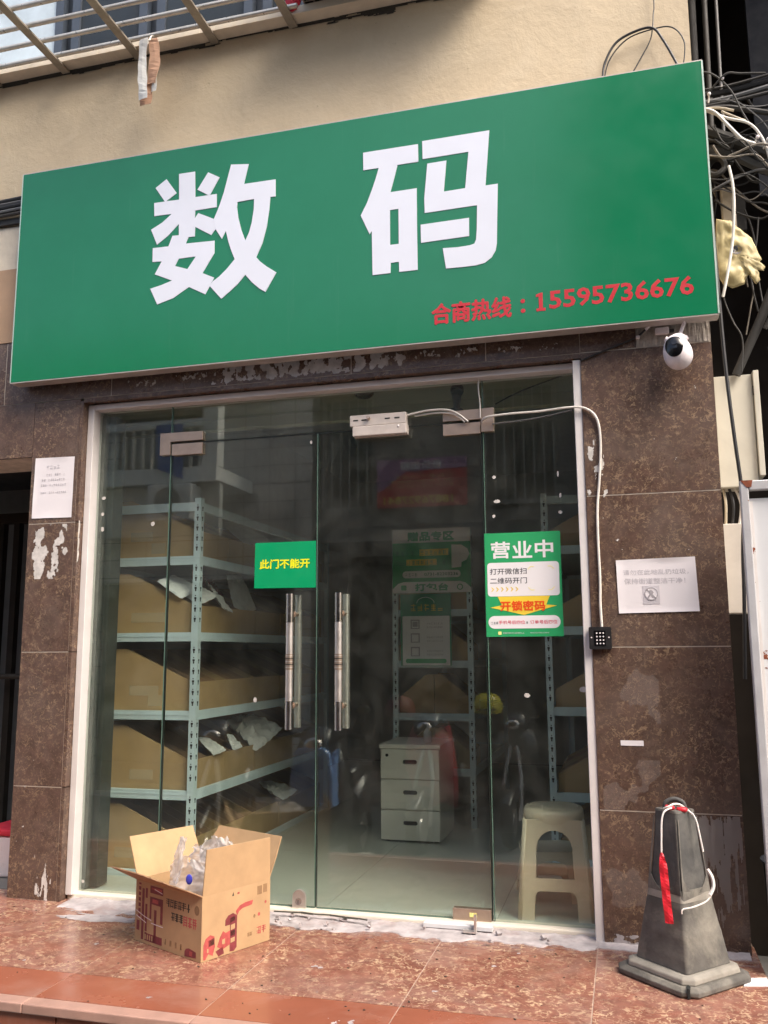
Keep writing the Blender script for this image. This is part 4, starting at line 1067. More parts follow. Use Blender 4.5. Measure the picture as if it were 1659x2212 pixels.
for k in range(4):
    mb = MB().add([Matrix.Rotation(k * math.pi / 2, 3, 'Z') @ Vector(v) for v in vs], fs)
    build('side_panel', mb, M['cream_plastic'], stl, bevel=.0015, solid=.007)
for sx in (-1, 1):
    for sy in (-1, 1):
        mb = MB(); q = []
        for z, ww in ((0, .152), (.395, .122)):
            for a in range(5):
                t_ = R(90 * a / 4); q.append((sx * (ww - .012 + .0155 * math.sin(t_)), sy * (ww - .012 + .0155 * math.cos(t_)), z))
        mb.add(q, [(i, i + 1, i + 6, i + 5) for i in range(4)])
        build('leg_corner', mb, M['cream_plastic'], stl, solid=.006, smooth=True)
seat = MB(); prof = [(0, .432), (.105, .432), (.126, .428), (.136, .418), (.139, .395), (.136, .37), (.132, .37)]
vs = []; fs = []; n_ = 40
for k in range(n_):
    a = 2 * math.pi * k / n_; ca, sa = math.cos(a), math.sin(a); sq = (abs(ca) ** 3.2 + abs(sa) ** 3.2) ** (-1 / 3.2)
    for r_, z in prof: vs.append((r_ * sq * ca * .93, r_ * sq * sa * .93, z))
for k in range(n_):
    for i in range(len(prof) - 1): fs.append((k * 7 + i, ((k + 1) % n_) * 7 + i, ((k + 1) % n_) * 7 + i + 1, k * 7 + i + 1))
build('seat', seat.add(vs, fs), M['cream_plastic'], stl, smooth=True)
build('seat_rim', MB().lathe([(.1, .4325), (.104, .4345), (.108, .4325)], 40), M['cream_plastic'], stl, smooth=True)
tag(build('red_packet', MB().box(2.21, 2.28, .62, .7, .021, .04), M['dark_red_print'], bevel=.004), 'small dark red packet on the floor behind the stool', 'packet')
st2 = thing('plastic_stool', 'second beige stool nested low behind the first, only its leg showing', 'stool', (2.13, .56, .02), R(12), local=True)
for k in range(4):
    vs, fs = stool_side(); mb = MB().add([Matrix.Rotation(k * math.pi / 2, 3, 'Z') @ Vector((v[0] * .9, v[1] * .9, v[2] * .5)) for v in vs], fs)
    build('side_panel', mb, M['cream_plastic'], st2, solid=.006)
build('seat', MB().prism(rrect(-.125, .125, -.125, .125, .04), .19, .215, plane='xy'), M['cream_plastic'], st2, bevel=.006)

# black device hanging from the beam, seen through the transom
dv = thing('indoor_camera', 'small black camera hanging under the beam above right door', 'camera', (1.815, .2, 2.3))
build('head', MB().ball((1.815, .2, 2.305), (.032, .03, .034), 18, 12), M['black_gloss'], dv, smooth='all')
build('neck', MB().lathe([(.014, -.1), (.018, -.06), (.022, -.02)], 14, (1.812, .2, 2.305)), M['black_plastic'], dv, smooth=True)
build('base', MB().lathe([(0, 0), (.034, 0), (.03, .02), (0, .022)], 16, (1.81, .2, 2.195)), M['black_plastic'], dv, smooth=True)
dv = thing('door_sensor', 'black dome sensor on the beam above the left door', 'sensor', (1.36, .2, 2.34))
build('dome', MB().ball((1.36, .22, 2.338), (.05, .04, .032), 18, 10), M['black_gloss'], dv, smooth='all')

# posters on the island rack
t = thing('gift_poster', 'green and white poster on the upper end of the island rack', 'poster', (1.31, 1.95, 1.49))
X0, X1, Z0, Z1 = 1.046, 1.57, 1.488, 1.912; y = 1.948
build('board', MB().prism(rect(X0, X1, Z0, Z1), y, y + .006), M['poster_green'], t)
plate(t, 'white_header', rect(X0, X1, PZ(.215), Z1), M['poster_white'], y - .001)
boldtext(t, '赠品专区', M['sticker_green'], PX(.2), PX(.79), PZ(.185), PZ(.05), y - .0016, .003, .004)
plate(t, 'yellow_band', rect(PX(.35), PX(.72), PZ(.42), PZ(.32)), M['poster_yellow'], y - .001)
plate(t, 'yellow_band', rect(PX(.18), PX(.57), PZ(.57), PZ(.475)), M['poster_yellow'], y - .001)
smudge_line(t, PX(.04), PX(.34), PZ(.42), .034, M['dark_green'], y - .0014, 31, 0); smudge_line(t, PX(.03), PX(.18), PZ(.57), .03, M['dark_green'], y - .0014, 32, 0)
smudge_line(t, PX(.36), PX(.72), PZ(.41), .03, M['poster_green'], y - .0022, 33, 0); smudge_line(t, PX(.19), PX(.57), PZ(.565), .03, M['poster_green'], y - .0022, 34, 0)
smudge_line(t, PX(.58), PX(.72), PZ(.57), .03, M['dark_green'], y - .0014, 36, 0)
plate(t, 'gift_shape', [(PX(.76), PZ(.62)), (PX(.88), PZ(.61)), (PX(.885), PZ(.54)), (PX(.95), PZ(.5)), (PX(.985), PZ(.41)), (PX(.96), PZ(.33)), (PX(.89), PZ(.27)), (PX(.76), PZ(.26))], M['poster_white'], y - .001)
plate(t, 'white_pill', rrect(PX(.13), PX(.87), PZ(.765), PZ(.655), .022, 6), M['poster_white'], y - .001)
text(t, '0731-82203236', M['dark_green'], PX(.41), PX(.84), PZ(.735), PZ(.685), y - .0016, .015)
smudge_line(t, PX(.16), PX(.36), PZ(.74), .022, M['dark_green'], y - .0014, 35, 0)
plate(t, 'white_footer', [(X0, Z0 + .001)] + [(X1, Z0 + .001), (X1, PZ(.93)), (PX(.93), PZ(.85)), (PX(.86), PZ(.825)), (PX(.14), PZ(.825)), (PX(.07), PZ(.85)), (X0, PZ(.93))], M['poster_white'], y - .001)
boldtext(t, '打包台', M['sticker_green'], PX(.29), PX(.71), PZ(.965), PZ(.855), y - .0016, .0025, .004)
plate(t, 'icon', rrect(PX(.11), PX(.18), PZ(.955), PZ(.875), .006), M['poster_green'], y - .0016)
plate(t, 'icon', circ(PX(.86), PZ(.915), .02), M['poster_green'], y - .0016, .0006, [circ(PX(.86), PZ(.915), .014)])
t = thing('instruction_poster', 'green bordered instruction poster below the gift poster on island rack', 'poster', (1.27, 1.94, 1.02))
X0, X1, Z0, Z1 = 1.1, 1.436, 1.02, 1.482; y = 1.938
build('board', MB().prism(rect(X0, X1, Z0, Z1), y, y + .003), M['dark_green'], t)
smudge_line(t, PX(.2), PX(.9), PZ(.24), .045, M['poster_yellow'], y - .0016, 77, 0)
plate(t, 'arc', [(PX(.5) + .06 * math.cos(a), PZ(.13) + .04 * math.sin(a)) for a in [math.pi * i / 12 for i in range(13)]] + [(PX(.5) + .056 * math.cos(a), PZ(.13) + .036 * math.sin(a)) for a in [math.pi - math.pi * i / 12 for i in range(13)]], M['poster_white'], y - .001)
plate(t, 'white_card', rrect(PX(.04), PX(.97), PZ(1.0) + .002, PZ(.31), .006), M['poster_white'], y - .001)
for k in range(3):
    zz = .36 + k * .19
    bx = [(.2, zz), (.38, zz + .15)]
    plate(t, 'icon_frame', rect(PX(.2), PX(.38), PZ(zz + .13), PZ(zz)), M['ink_grey'], y - .0016, .0006, [rect(PX(.225), PX(.355), PZ(zz + .118), PZ(zz + .018))[::-1]])
    for q in range(2): smudge_line(t, PX(.52), PX(.86), PZ(zz + .07 + q * .05), .012, M['ink_grey'], y - .0018, 40 + k * 2 + q, 0)
plate(t, 'icon_fill', rect(PX(.24), PX(.34), PZ(.46), PZ(.39)), M['ink_grey'], y - .0016)
plate(t, 'green_pill', rrect(PX(.1), PX(.9), PZ(.965), PZ(.905), .012), M['poster_green'], y - .0018)

# ================================================================== CARTON IN FRONT
bx = thing('cardboard_carton', 'open printed cardboard carton on the red tiles before the left door', 'carton', (.853, -.326, .0015), R(-25.2), local=True)
HX, HY, BH, tk = .208, .167, .226, .004
wall_f = build('front_wall', MB().box(-HX, HX, -HY, -HY + tk, 0, BH), M['card_light'], bx)
wall_r = build('side_wall', MB().box(HX - tk, HX, -HY + tk, HY - tk, 0, BH), M['card_light'], bx)
build('side_wall', MB().box(-HX, -HX + tk, -HY + tk, HY - tk, 0, BH), M['card_light'], bx)
build('back_wall', MB().box(-HX, HX, HY - tk, HY, 0, BH), M['card_light'], bx)
build('bottom', MB().box(-HX + tk, HX - tk, -HY + tk, HY - tk, .002, .006), M['card_light'], bx)
def flap(a, b, out, ang, poly, m, name='flap'):
    """poly in (t along hinge 0..1, distance) ; hinge a->b at height BH, tilts outward by ang from vertical"""
    a, b, out = Vector(a), Vector(b), Vector(out); up = Vector((0, 0, 1)) * math.cos(ang) + out * math.sin(ang)
    nrm = (b - a).cross(up).normalized() * tk * .5
    pts = [a + (b - a) * t_ + up * d for t_, d in poly]
    tr = tessellate_polygon([[Vector((p[0], p[1], 0)) for p in poly]]); n_ = len(pts)
    vs = [p + nrm for p in pts] + [p - nrm for p in pts]
    fs = [tuple(t_) for t_ in tr] + [tuple(i + n_ for i in t_[::-1]) for t_ in tr] + [(i, (i + 1) % n_, (i + 1) % n_ + n_, i + n_) for i in range(n_)]
    return build(name, MB().add(vs, fs), M[m], bx)
z = BH
flap((HX - .002, -HY, z), (HX - .002, HY, z), (1, 0, 0), R(4), [(0.005, 0), (.995, 0), (.96, .162), (.02, .166)], 'card_light')
flap((-HX + .002, -HY, z), (-HX + .002, HY, z), (-1, 0, 0), R(27), [(.01, 0), (.99, 0), (.97, .165), (.03, .168)], 'card_light')
flap((-HX, HY - .002, z), (HX, HY - .002, z), (0, 1, 0), R(24), [(.01, 0), (.99, 0), (.995, .09), (.985, .165), (.05, .162), (.035, .14), (.01, .12)], 'card_light')
random.seed(3)
torn = [(.0, 0), (1., 0), (.97, .02)]
for i in range(16):
    t_ = .93 - .55 * i / 15; torn.append((t_, .035 + .105 * (i / 15) + random.uniform(-.009, .009)))
torn += [(.3, .135), (.2, .13), (.1, .138), (-.04, .125), (-.04, .11), (-.02, .06)]
flap((-HX, -HY + .002, z), (HX, -HY + .002, z), (0, -1, 0), R(60), torn, 'card_dark')  # darker card: this flap's shaded underside is painted into its colour
random.seed(11)
# print and painted tape shine on the two faces that show: (u 0..1 across, w 0..1 down)
def onfront(poly, m, d=.0006): build('face_mark', MB().prism([(-HX + 2 * HX * u, BH * (1 - w)) for u, w in poly], -HY - d, -HY - .0001), M[m], wall_f)
def onside(poly, m, d=.0006): build('face_mark', MB().prism([(-HY + 2 * HY * u, BH * (1 - w)) for u, w in poly], HX + .0001, HX + d, plane='yz'), M[m], wall_r)
for a in (  # dark red block lettering at the left of the front
    (.05, .085, .04, .6), (.105, .14, .12, .95), (.16, .19, .1, .26), (.16, .19, .36, .8), (.23, .43, .04, .16), (.23, .43, .22, .34), (.23, .255, .34, .58), (.395, .43, .3, .62), (.3, .335, .42, .95), (.16, .43, .83, .95), (.03, .075, .66, .82), (.16, .19, .82, .9)):
    onfront(rect(a[0], a[1], a[2], a[3]), 'dark_red_print')
for k in range(6): onfront(rect(.05 + .0, .085, .07 + k * .09, .1 + k * .09), 'card_light', .0009)
for k in range(4): onfront(rect(.165 + k * .035, .182 + k * .035, .85, .93), 'card_light', .0009)
onfront(rect(.27, .36, .25, .31), 'red_print', .0009); onfront(rect(.25, .41, .07, .1), 'red_print', .0009)
random.seed(5)
def scribble(fn, u0, u1, w0, w1, n, m, sk=0.):
    for k in range(n):
        a = u0 + (u1 - u0) * k / n; b = a + (u1 - u0) / n * .82
        for q in range(4):
            if random.random() < .8: ww = w0 + (w1 - w0) * (q + .15) / 4; fn(rect(a, b, ww + (w1 - w0) * .11, ww), m)
        for q in range(2):
            uu = random.uniform(a, b - .008); fn(rect(uu, uu + .009, w1, w0), m, .0007)
scribble(onfront, .48, .84, .17, .3, 6, 'black_print'); scribble(onfront, .56, .74, .37, .5, 3, 'black_print'); scribble(onfront, .74, .94, .37, .53, 3, 'red_print')
onfront([(.93 + .035 * math.cos(a), .23 + .075 * math.sin(a)) for a in [i * .45 for i in range(14)]], 'brown_print')
for k in range(4): scribble(onfront, .47 + k * .078, .5 + k * .078, .82, .91, 1, 'brown_print')
onfront([(.77, .98), (.77, .9), (.79, .86), (.83, .84), (.9, .86), (.93, .87), (.93, .96)], 'dark_red_print'); onfront(rect(.84, .88, .88, .95), 'red_print', .0009)
# side: red ribbon pattern running up to the right
for p, m in (([(.03, .97), (.03, .75), (.06, .66), (.12, .62), (.18, .66), (.19, .82), (.16, .95), (.1, .9), (.06, .98)], 'red_print'), ([(.1, .8), (.18, .78), (.18, .68), (.1, .7)], 'black_print'), ([(.2, .9), (.3, .86), (.32, .97), (.24, .99)], 'dark_red_print'),
             ([(.26, .7), (.3, .62), (.34, .66), (.4, .64), (.4, .86), (.3, .9), (.22, .84)], 'red_print'), ([(.33, .55), (.33, .46), (.37, .4), (.44, .38), (.5, .43), (.5, .93), (.46, .98), (.4, .97), (.4, .55)], 'dark_red_print'),
             ([(.5, .44), (.53, .38), (.58, .345), (.72, .33), (.735, .26), (.62, .265), (.54, .29), (.48, .36)], 'red_print'), ([(.4, .52), (.47, .5), (.47, .43), (.4, .45)], 'black_print'), ([(.41, .74), (.47, .73), (.47, .65), (.41, .66)], 'black_print')):
    onside(p, m)
for p in ([(.41, .64), (.47, .63), (.47, .55), (.41, .56)], [(.41, .84), (.47, .83), (.47, .76), (.41, .77)], [(.08, .88), (.1, .88), (.1, .82), (.08, .82)], [(.29, .82), (.33, .82), (.33, .74), (.29, .75)]): onside(p, 'card_light', .0009)
onside(rect(.8, .87, .2, .06), 'brown_print'); onside(rect(.89, .95, .19, .05), 'brown_print')
scribble(onside, .8, .95, .72, .84, 2, 'red_print'); scribble(onside, .66, .74, .77, .83, 2, 'brown_print')
onside([(.83 + .018 * math.cos(a), .52 + .03 * math.sin(a)) for a in [i * .52 for i in range(12)]], 'red_print'); onside([(.76 + .015 * math.cos(a), .53 + .03 * math.sin(a)) for a in [i * .52 for i in range(12)]], 'brown_print')
onside([(.93 + .015 * math.cos(a), .35 + .025 * math.sin(a)) for a in [i * .52 for i in range(12)]], 'red_print'); onside([(.42, .11), (.45, .11), (.44, .05)], 'black_print'); onside(rect(.5, .53, .1, .07), 'red_print')
for (u0, w0, u1, w1) in ((.02, .5, .14, .56), (.02, .58, .1, .62), (.1, .62, .18, .66), (.14, .56, .26, .6), (.26, .64, .44, .65), (.3, .08, .42, .12)):
    onfront([(u0, w0), (u1, w1), (u1, w1 + .012), (u0, w0 + .012)], 'white_plastic', .0012)  # white slivers paint the shine of plastic tape as colour
# plastic carrier bag inside the carton
cb = thing('carrier_bag', 'crumpled clear white plastic carrier bag inside the cardboard carton', 'bag', (.86, -.3, .1))
def filmsheet(c, w, h, rotx, rotz, seed, amp, name):
    n = 26; vs = []; fs = []; m = n + 1
    for i in range(m):
        for j in range(m):
            u = -1 + 2 * i / n; v = -1 + 2 * j / n; q = Vector((u * 1.3 + seed * 4.7, v * 1.6, seed * 1.9))
            d = amp * (1.3 * noise.noise(q) + abs(noise.noise(q * 2.4)) * 1.1 + .5 * noise.noise(q * 5.5))
            taper = 1 - .55 * max(0, v) ** 1.5
            vs.append((w * u * taper + .25 * amp * noise.noise(q * 3), d, h * v * (1 + .22 * noise.noise(Vector((u * 2.4, seed, 3))) * (v > 0))))
    for i in range(n):
        for j in range(n): fs.append((i * m + j, (i + 1) * m + j, (i + 1) * m + j + 1, i * m + j + 1))
    mb = MB().add(vs, fs).xf(Matrix.Translation(c) @ Matrix.Rotation(rotz, 4, 'Z') @ Matrix.Rotation(rotx, 4, 'X'))
    return build(name, mb, M['bag_film'], cb, smooth='all')
filmsheet((.83, -.42, .22), .13, .1, R(-12), R(-20), 1, .03, 'front_fold')
filmsheet((.87, -.36, .24), .12, .12, R(8), R(-35), 2, .035, 'middle_fold')
filmsheet((.9, -.3, .25), .11, .12, R(-6), R(10), 3, .03, 'rear_fold')
filmsheet((.785, -.41, .315), .032, .085, R(-14), R(-30), 4, .012, 'handle')
filmsheet((.905, -.315, .33), .05, .06, R(10), R(-15), 5, .018, 'handle')
build('blue_mark', MB().ball((.868, -.475, .262), (.014, .004, .019), 12, 8), M['blue_print'], cb, smooth='all')

# ================================================================== RUBBER CONE
cn = thing('traffic_cone', 'dusty black square rubber traffic cone with rope and red tape', 'traffic cone', (2.652, -.262, .001), R(47), local=True)
def oct_(h, c): return [(-h + c, -h), (h - c, -h), (h, -h + c), (h, h - c), (h - c, h), (-h + c, h), (-h, h - c), (-h, -h + c)]
def ringloft(secs):
    vs = []; fs = []; n_ = 8
    for h, c, z_ in secs: vs += [(x, y_, z_) for x, y_ in oct_(h, c)]
    for i in range(len(secs) - 1):
        for k in range(n_): fs.append((i * n_ + k, i * n_ + (k + 1) % n_, (i + 1) * n_ + (k + 1) % n_, (i + 1) * n_ + k))
    fs.append(tuple(range(n_))); fs.append(tuple(range((len(secs) - 1) * n_, len(secs) * n_)))
    return MB().add(vs, fs)
def rough(mb, amp, fr, cut=None):
    out = []
    for v in mb.v:
        v = Vector(v); out.append(v + Vector((noise.noise(v * fr), noise.noise(v * fr + Vector((9, 0, 0))), noise.noise(v * fr + Vector((0, 9, 0))))) * amp)
    mb.v = out; return mb
base = build('base', ringloft([(.168, .038, 0), (.172, .038, .006), (.172, .038, .018), (.16, .036, .026), (.158, .036, .028)]), M['rubber'], cn, bevel=.004)
build('base_step', ringloft([(.146, .03, .0285), (.143, .03, .045), (.128, .02, .052)]), M['rubber_dust'], cn, bevel=.004)
build('split', MB().prism([(-.02, -.176), (-.012, -.176), (-.006, -.15), (-.012, -.132), (-.018, -.15)], .002, .0315, plane='xy').xf(Matrix.Rotation(R(-42), 4, 'Z') @ Matrix.Translation((0, -.045, 0))), M['slot'], base)
hz = [(.054, .113), (.09, .107), (.14, .099), (.19, .091), (.24, .083), (.275, .0775)]
body = MB(); vs = []; fs = []; N = 12
def sqring(h, r_, z_, n_=N):
    out = []
    for cx, cy, a in ((1, 1, 0), (-1, 1, 90), (-1, -1, 180), (1, -1, 270)):
        for i in range(4):
            t_ = R(a + 90 * i / 3); out.append((cx * (h - r_) + r_ * math.cos(t_), cy * (h - r_) + r_ * math.sin(t_), z_))
    return out
def sqloft(secs):
    vs = []; fs = []
    for h, r_, z_ in secs: vs += sqring(h, r_, z_)
    n_ = 16
    for i in range(len(secs) - 1):
        for k in range(n_): fs.append((i * n_ + k, i * n_ + (k + 1) % n_, (i + 1) * n_ + (k + 1) % n_, (i + 1) * n_ + k))
    fs.append(tuple(range(n_))); fs.append(tuple(range((len(secs) - 1) * n_, len(secs) * n_)))
    return MB().add(vs, fs)
co_ = build('cone_body', sqloft([(.113 - .161 * (z_ - .054) + .0016 * noise.noise(Vector((z_ * 40, 2, 1))), .012, z_) for z_ in [.054 + .246 * i / 24 for i in range(25)]]), M['rubber'], cn, smooth=True)
for v in co_.data.vertices:
    v.co += Vector((noise.noise(v.co * 26), noise.noise(v.co * 26 + Vector((7, 0, 0))), 0)) * .0022
build('upper_body', sqloft([(.0715, .014, .3002), (.0635, .014, .38), (.0565, .014, .46), (.0515, .013, .53), (.05, .012, .548)]), M['rubber_dark'], cn, smooth=True)
# worn collars framing the smooth upper sheet, with rounded lower corners
for k in range(4):
    zs = [.285, .29, .3, .315, .335, .36, .42, .48, .53]; mb = MB()
    for sgn in (-1, 1):
        q = []
        for z_ in zs:
            h = .0745 - (z_ - .285) * .092; wcut = h * (.0 if z_ < .288 else min(1, ((z_ - .288) / .05) ** .5) * .86)
            q += [(sgn * wcut, -h - .0012, z_), (sgn * (h - .003), -h - .0012, z_)]
        mb.add(q, [(2 * i, 2 * i + 1, 2 * i + 3, 2 * i + 2) for i in range(len(zs) - 1)])
    build('sheet_border', mb.xf(Matrix.Rotation(k * math.pi / 2, 4, 'Z')), M['rubber'], cn, solid=.0016)
build('worn_band', sqloft([(.0795, .012, .262), (.0755, .012, .288)]), M['rubber_dust'], cn, smooth=True)
build('cap', sqloft([(.051, .012, .5482), (.049, .012, .556), (.036, .01, .558)]), M['rubber'], cn, smooth=True)
build('carry_loop', MB().tube(smoothpath([(-.022, .022, .553), (-.02, .02, .575), (0, 0, .588), (.02, -.02, .578), (.026, -.026, .553)], 5), .0085, 10), M['rubber_dark'], cn, smooth=True)
ctp = Matrix.Rotation(R(-47), 4, 'Z')
def W(p): return ctp @ (Vector(p) - Vector((2.652, -.262, .001)))
rp_ = thing('rope', 'thin white rope knotted round the rubber cone with red tape', 'rope', (2.652, -.262, .3))
def wt(name, pts, r, m, k=6): return build(name, MB().tube(smoothpath(pts, k), r, 6), M[m], rp_, smooth=True)
wt('knot_cord', [(2.615, -.315, .565), (2.63, -.32, .572), (2.648, -.305, .578), (2.67, -.29, .575), (2.69, -.285, .56), (2.712, -.3, .545)], .0035, 'rope')
wt('side_cord', [(2.712, -.3, .545), (2.722, -.305, .52), (2.73, -.312, .47), (2.737, -.316, .425)], .003, 'rope')
wt('lower_cord', [(2.752, -.318, .365), (2.76, -.328, .33), (2.756, -.338, .298), (2.735, -.35, .272), (2.69, -.372, .256), (2.657, -.384, .25), (2.652, -.384, .235)], .0026, 'rope')
wt('thick_loop', [(2.746, -.322, .37), (2.76, -.326, .345), (2.762, -.332, .315), (2.748, -.342, .29)], .006, 'rope')
wt('left_cord', [(2.64, -.322, .568), (2.615, -.34, .558), (2.604, -.348, .53), (2.6, -.352, .48), (2.597, -.356, .42)], .0032, 'rope')
P = smoothpath([(2.597, -.358, .425), (2.6, -.364, .39), (2.603, -.37, .33), (2.606, -.374, .27), (2.611, -.378, .2)], 6); vs = []; fs = []
for i, p in enumerate(P):
    w_ = min(.0135, .003 + .012 * i / 8); vs += [p + Vector((-w_, .003 * math.sin(i * .9), 0)), p + Vector((0, -.0025, 0)), p + Vector((w_, -.002 + .003 * math.sin(i * 1.3), 0))]
for i in range(len(P) - 1): fs += [(i * 3, i * 3 + 1, i * 3 + 4, i * 3 + 3), (i * 3 + 1, i * 3 + 2, i * 3 + 5, i * 3 + 4)]
build('red_ribbon', MB().add(vs, fs), M['red_tape'], rp_, solid=.0008)
for (a, r_, s_) in (((2.635, -.306, .566), (.018, .012, .009), 1), ((2.675, -.3, .56), (.02, .014, .01), 2)):
    b = MB().ball(a, r_, 12, 8); b.v = [Vector(v) + Vector((0, 0, .004 * noise.noise(Vector(v) * 90))) for v in b.v]; build('red_wad', b, M['red_tape'], rp_, smooth='all')
tag(build('paper_litter', MB().prism([(2.84, -.32), (2.925, -.3), (2.925, -.22), (2.85, -.245)], .001, .003, plane='xy'), M['paper']), 'white paper scrap at the right edge of the platform', 'paper scrap')

# ================================================================== UPPER WINDOW CAGE
wd = thing('upper_window', 'dark framed upstairs window behind the steel security cage', 'window', (-.4, .2, 4.25))
build('backing', MB().box(-2.6, 1.9, .26, .3, 4.2, 6.2), M['window_frame'], wd)
for k, (a, b, m) in enumerate(((-2.5, -1.0, 'pale_pane'), (-.95, -.42, 'pale_pane'), (-.36, .12, 'window_glass'), (.18, .75, 'window_glass'), (.81, 1.05, 'window_glass'), (1.1, 1.85, 'pale_pane'))):
    f = build('sash', MB().prism(rect(a, b, 4.26, 6.1), .2, .245, [rect(a + .05, b - .05, 4.33, 6.05)[::-1]]), M['window_frame'], wd)
    build('glass_pane', MB().box(a + .05, b - .05, .215, .225, 4.33, 6.05), M[m], f)
for i in range(6): build('lattice_bar', MB().box(1.12 + i * .11, 1.135 + i * .11, .17, .185, 4.25, 6.0), M['panel_white'], wd)
cg = thing('window_cage', 'projecting stainless steel security cage under the upstairs window', 'security cage', (0, -.3, 4.2))
for k, yy in enumerate((-.10, -.215, -.33, -.45, -.57, -.7)):
    build('long_bar', MB().tube([(-2.6, yy, 4.205), (1.12, yy, 4.205)], .0125, 10), M['cage'], cg, smooth=True)
for x in (-2.3, -1.76, -1.22, -.66, -.235, .2, .635, 1.06):
    build('cross_bar', MB().box(x - .022, x + .022, -.74, .01, 4.178, 4.19), M['cage_flat'], cg, bevel=.002)
for i in range(19): build('upright_bar', MB().tube([(-2.55 + i * .2, -.72, 4.2), (-2.55 + i * .2, -.72, 5.7)], .011, 8), M['cage'], cg, smooth=True)
for zz in (4.5, 5.1, 5.7): build('front_bar', MB().tube([(-2.6, -.72, zz), (1.1, -.72, zz)], .0125, 8), M['cage'], cg, smooth=True)
build('edge_rail', MB().box(-2.6, 1.1, -.045, -.02, 4.236, 4.262), M['cage'], cg)
ac = thing('condenser_cage', 'dark wire mesh cage with an air conditioner on the window ledge', 'air conditioner', (1.6, -.25, 4.24))
build('condenser', MB().box(1.2, 2.0, -.27, -.06, 4.3, 4.85), M['ac_dark'], ac, bevel=.02)
build('tray', MB().box(1.14, 2.08, -.31, -.02, 4.252, 4.262), M['ac_dark'], ac)
wm = MB()
for i in range(20): wm.box(1.14 + i * .049, 1.146 + i * .049, -.31, -.02, 4.2425, 4.2515)
for j in range(7): wm.box(1.14, 2.08, -.31 + j * .047, -.304 + j * .047, 4.241, 4.2424)
for i in range(20): wm.box(1.14 + i * .049, 1.146 + i * .049, -.316, -.3105, 4.241, 4.9)
for j in range(14): wm.box(1.14, 2.08, -.32, -.3161, 4.241 + j * .05, 4.247 + j * .05)
tag(build('wire_mesh', wm, M['mesh_wire'], ac), kind='stuff')
build('rim', MB().box(1.12, 2.1, -.025, -.005, 4.236, 4.262), M['cage_flat'], ac)
rc = MB().ball((0, 0, 0), 1., 18, 12); rc.v = [Vector((1.085, -.06, 4.27)) + Vector((v[0] * .04, v[1] * .03, v[2] * .062)) * (1 + .3 * noise.noise(Vector(v) * 2.2)) for v in rc.v]
tag(build('red_rag', rc, M['red_cloth'], smooth='all'), 'bright red rag stuffed beside the mesh cage on the ledge', 'rag')
hs = thing('hanging_strip', 'brown card and white plastic strip hanging from the window cage', 'hanging strip', (.38, -.13, 3.8))
def ribbon(name, pts, w, m, seed):
    P = smoothpath(pts, 6); vs = []; fs = []
    for i, p in enumerate(P):
        ww = w * (1 + .25 * noise.noise(p * 20 + Vector((seed, 0, 0)))); a_ = .18 * math.sin(i * .3 + seed); c_ = .004 * noise.noise(p * 60); vs += [p + Vector((-ww * math.cos(a_), ww * math.sin(a_), 0)), p + Vector((0, -.002 + c_, 0)), p + Vector((ww * math.cos(a_), -ww * math.sin(a_), 0))]
    for i in range(len(P) - 1): fs += [(i * 3, i * 3 + 1, i * 3 + 4, i * 3 + 3), (i * 3 + 1, i * 3 + 2, i * 3 + 5, i * 3 + 4)]
    return build(name, MB().add(vs, fs), M[m], hs, solid=.0015)
ribbon('white_strip', [(.318, -.142, 4.160), (.318, -.148, 4.060), (.322, -.15, 3.960), (.33, -.152, 3.870), (.333, -.152, 3.820)], .024, 'bag_white', 1)
ribbon('brown_card', [(.362, -.13, 4.160), (.375, -.132, 4.090), (.378, -.134, 4.020), (.37, -.134, 3.950), (.366, -.134, 3.910)], .027, 'hang_card', 2)
ribbon('brown_card', [(.338, -.126, 3.940), (.334, -.126, 3.870), (.332, -.126, 3.805)], .031, 'hang_card', 3)
ribbon('white_strip', [(.375, -.128, 3.950), (.378, -.128, 3.910), (.376, -.128, 3.870)], .014, 'bag_white', 4)
build('wire_hook', MB().tube(smoothpath([(.345, -.135, 4.15), (.35, -.125, 4.18), (.352, -.1, 4.2), (.352, -.09, 4.222)], 5), .004, 6), M['cage'], hs, smooth=True)

# ================================================================== WIRES AND THE GAP ON THE RIGHT
tag(cable('loop_wire', [(2.527, -.03, 3.56), (2.54, -.03, 3.66), (2.593, -.03, 3.755), (2.68, -.03, 3.795), (2.75, -.03, 3.795), (2.79, -.03, 3.73), (2.835, -.03, 3.62), (2.86, -.03, 3.55)], .0055, M['black_cable']), 'thick dark wire loop rising above the right end of the sign', 'wire')
tag(cable('loop_wire', [(2.53, -.02, 3.56), (2.56, -.02, 3.68), (2.64, -.02, 3.77), (2.75, -.02, 3.797), (2.83, -.02, 3.79), (2.875, -.02, 3.72), (2.872, -.02, 3.63), (2.85, -.02, 3.55)], .003, M['black_cable']), 'thin dark wire loop curling wider above the sign', 'wire')
tag(cable('loop_wire', [(2.63, -.02, 3.56), (2.69, -.02, 3.66), (2.735, -.02, 3.74), (2.75, -.02, 3.8), (2.758, -.01, 3.88), (2.763, -.01, 3.95), (2.755, -.01, 4.3)], .003, M['black_cable']), 'thin dark wire hanging from above to the sign loops', 'wire')
wb = thing('wire_bundle', 'dark cable bundle on the wall left of the sign', 'cables', (-.6, -.02, 3.4))
for k, (z0, z1, r_, m) in enumerate(((3.472, 3.49, .011, 'black_cable'), (3.452, 3.466, .008, 'grey_cable'), (3.43, 3.448, .012, 'black_cable'), (3.405, 3.425, .01, 'grey_cable'), (3.38, 3.398, .009, 'dark_pipe'))):
    build('cable', MB().tube([(-3, -.02 - .004 * k, z0 - .2), (-.6, -.02 - .004 * k, z0), (.3, -.02 - .004 * k, z1 + .02)], r_, 8), M[m], wb, smooth=True)
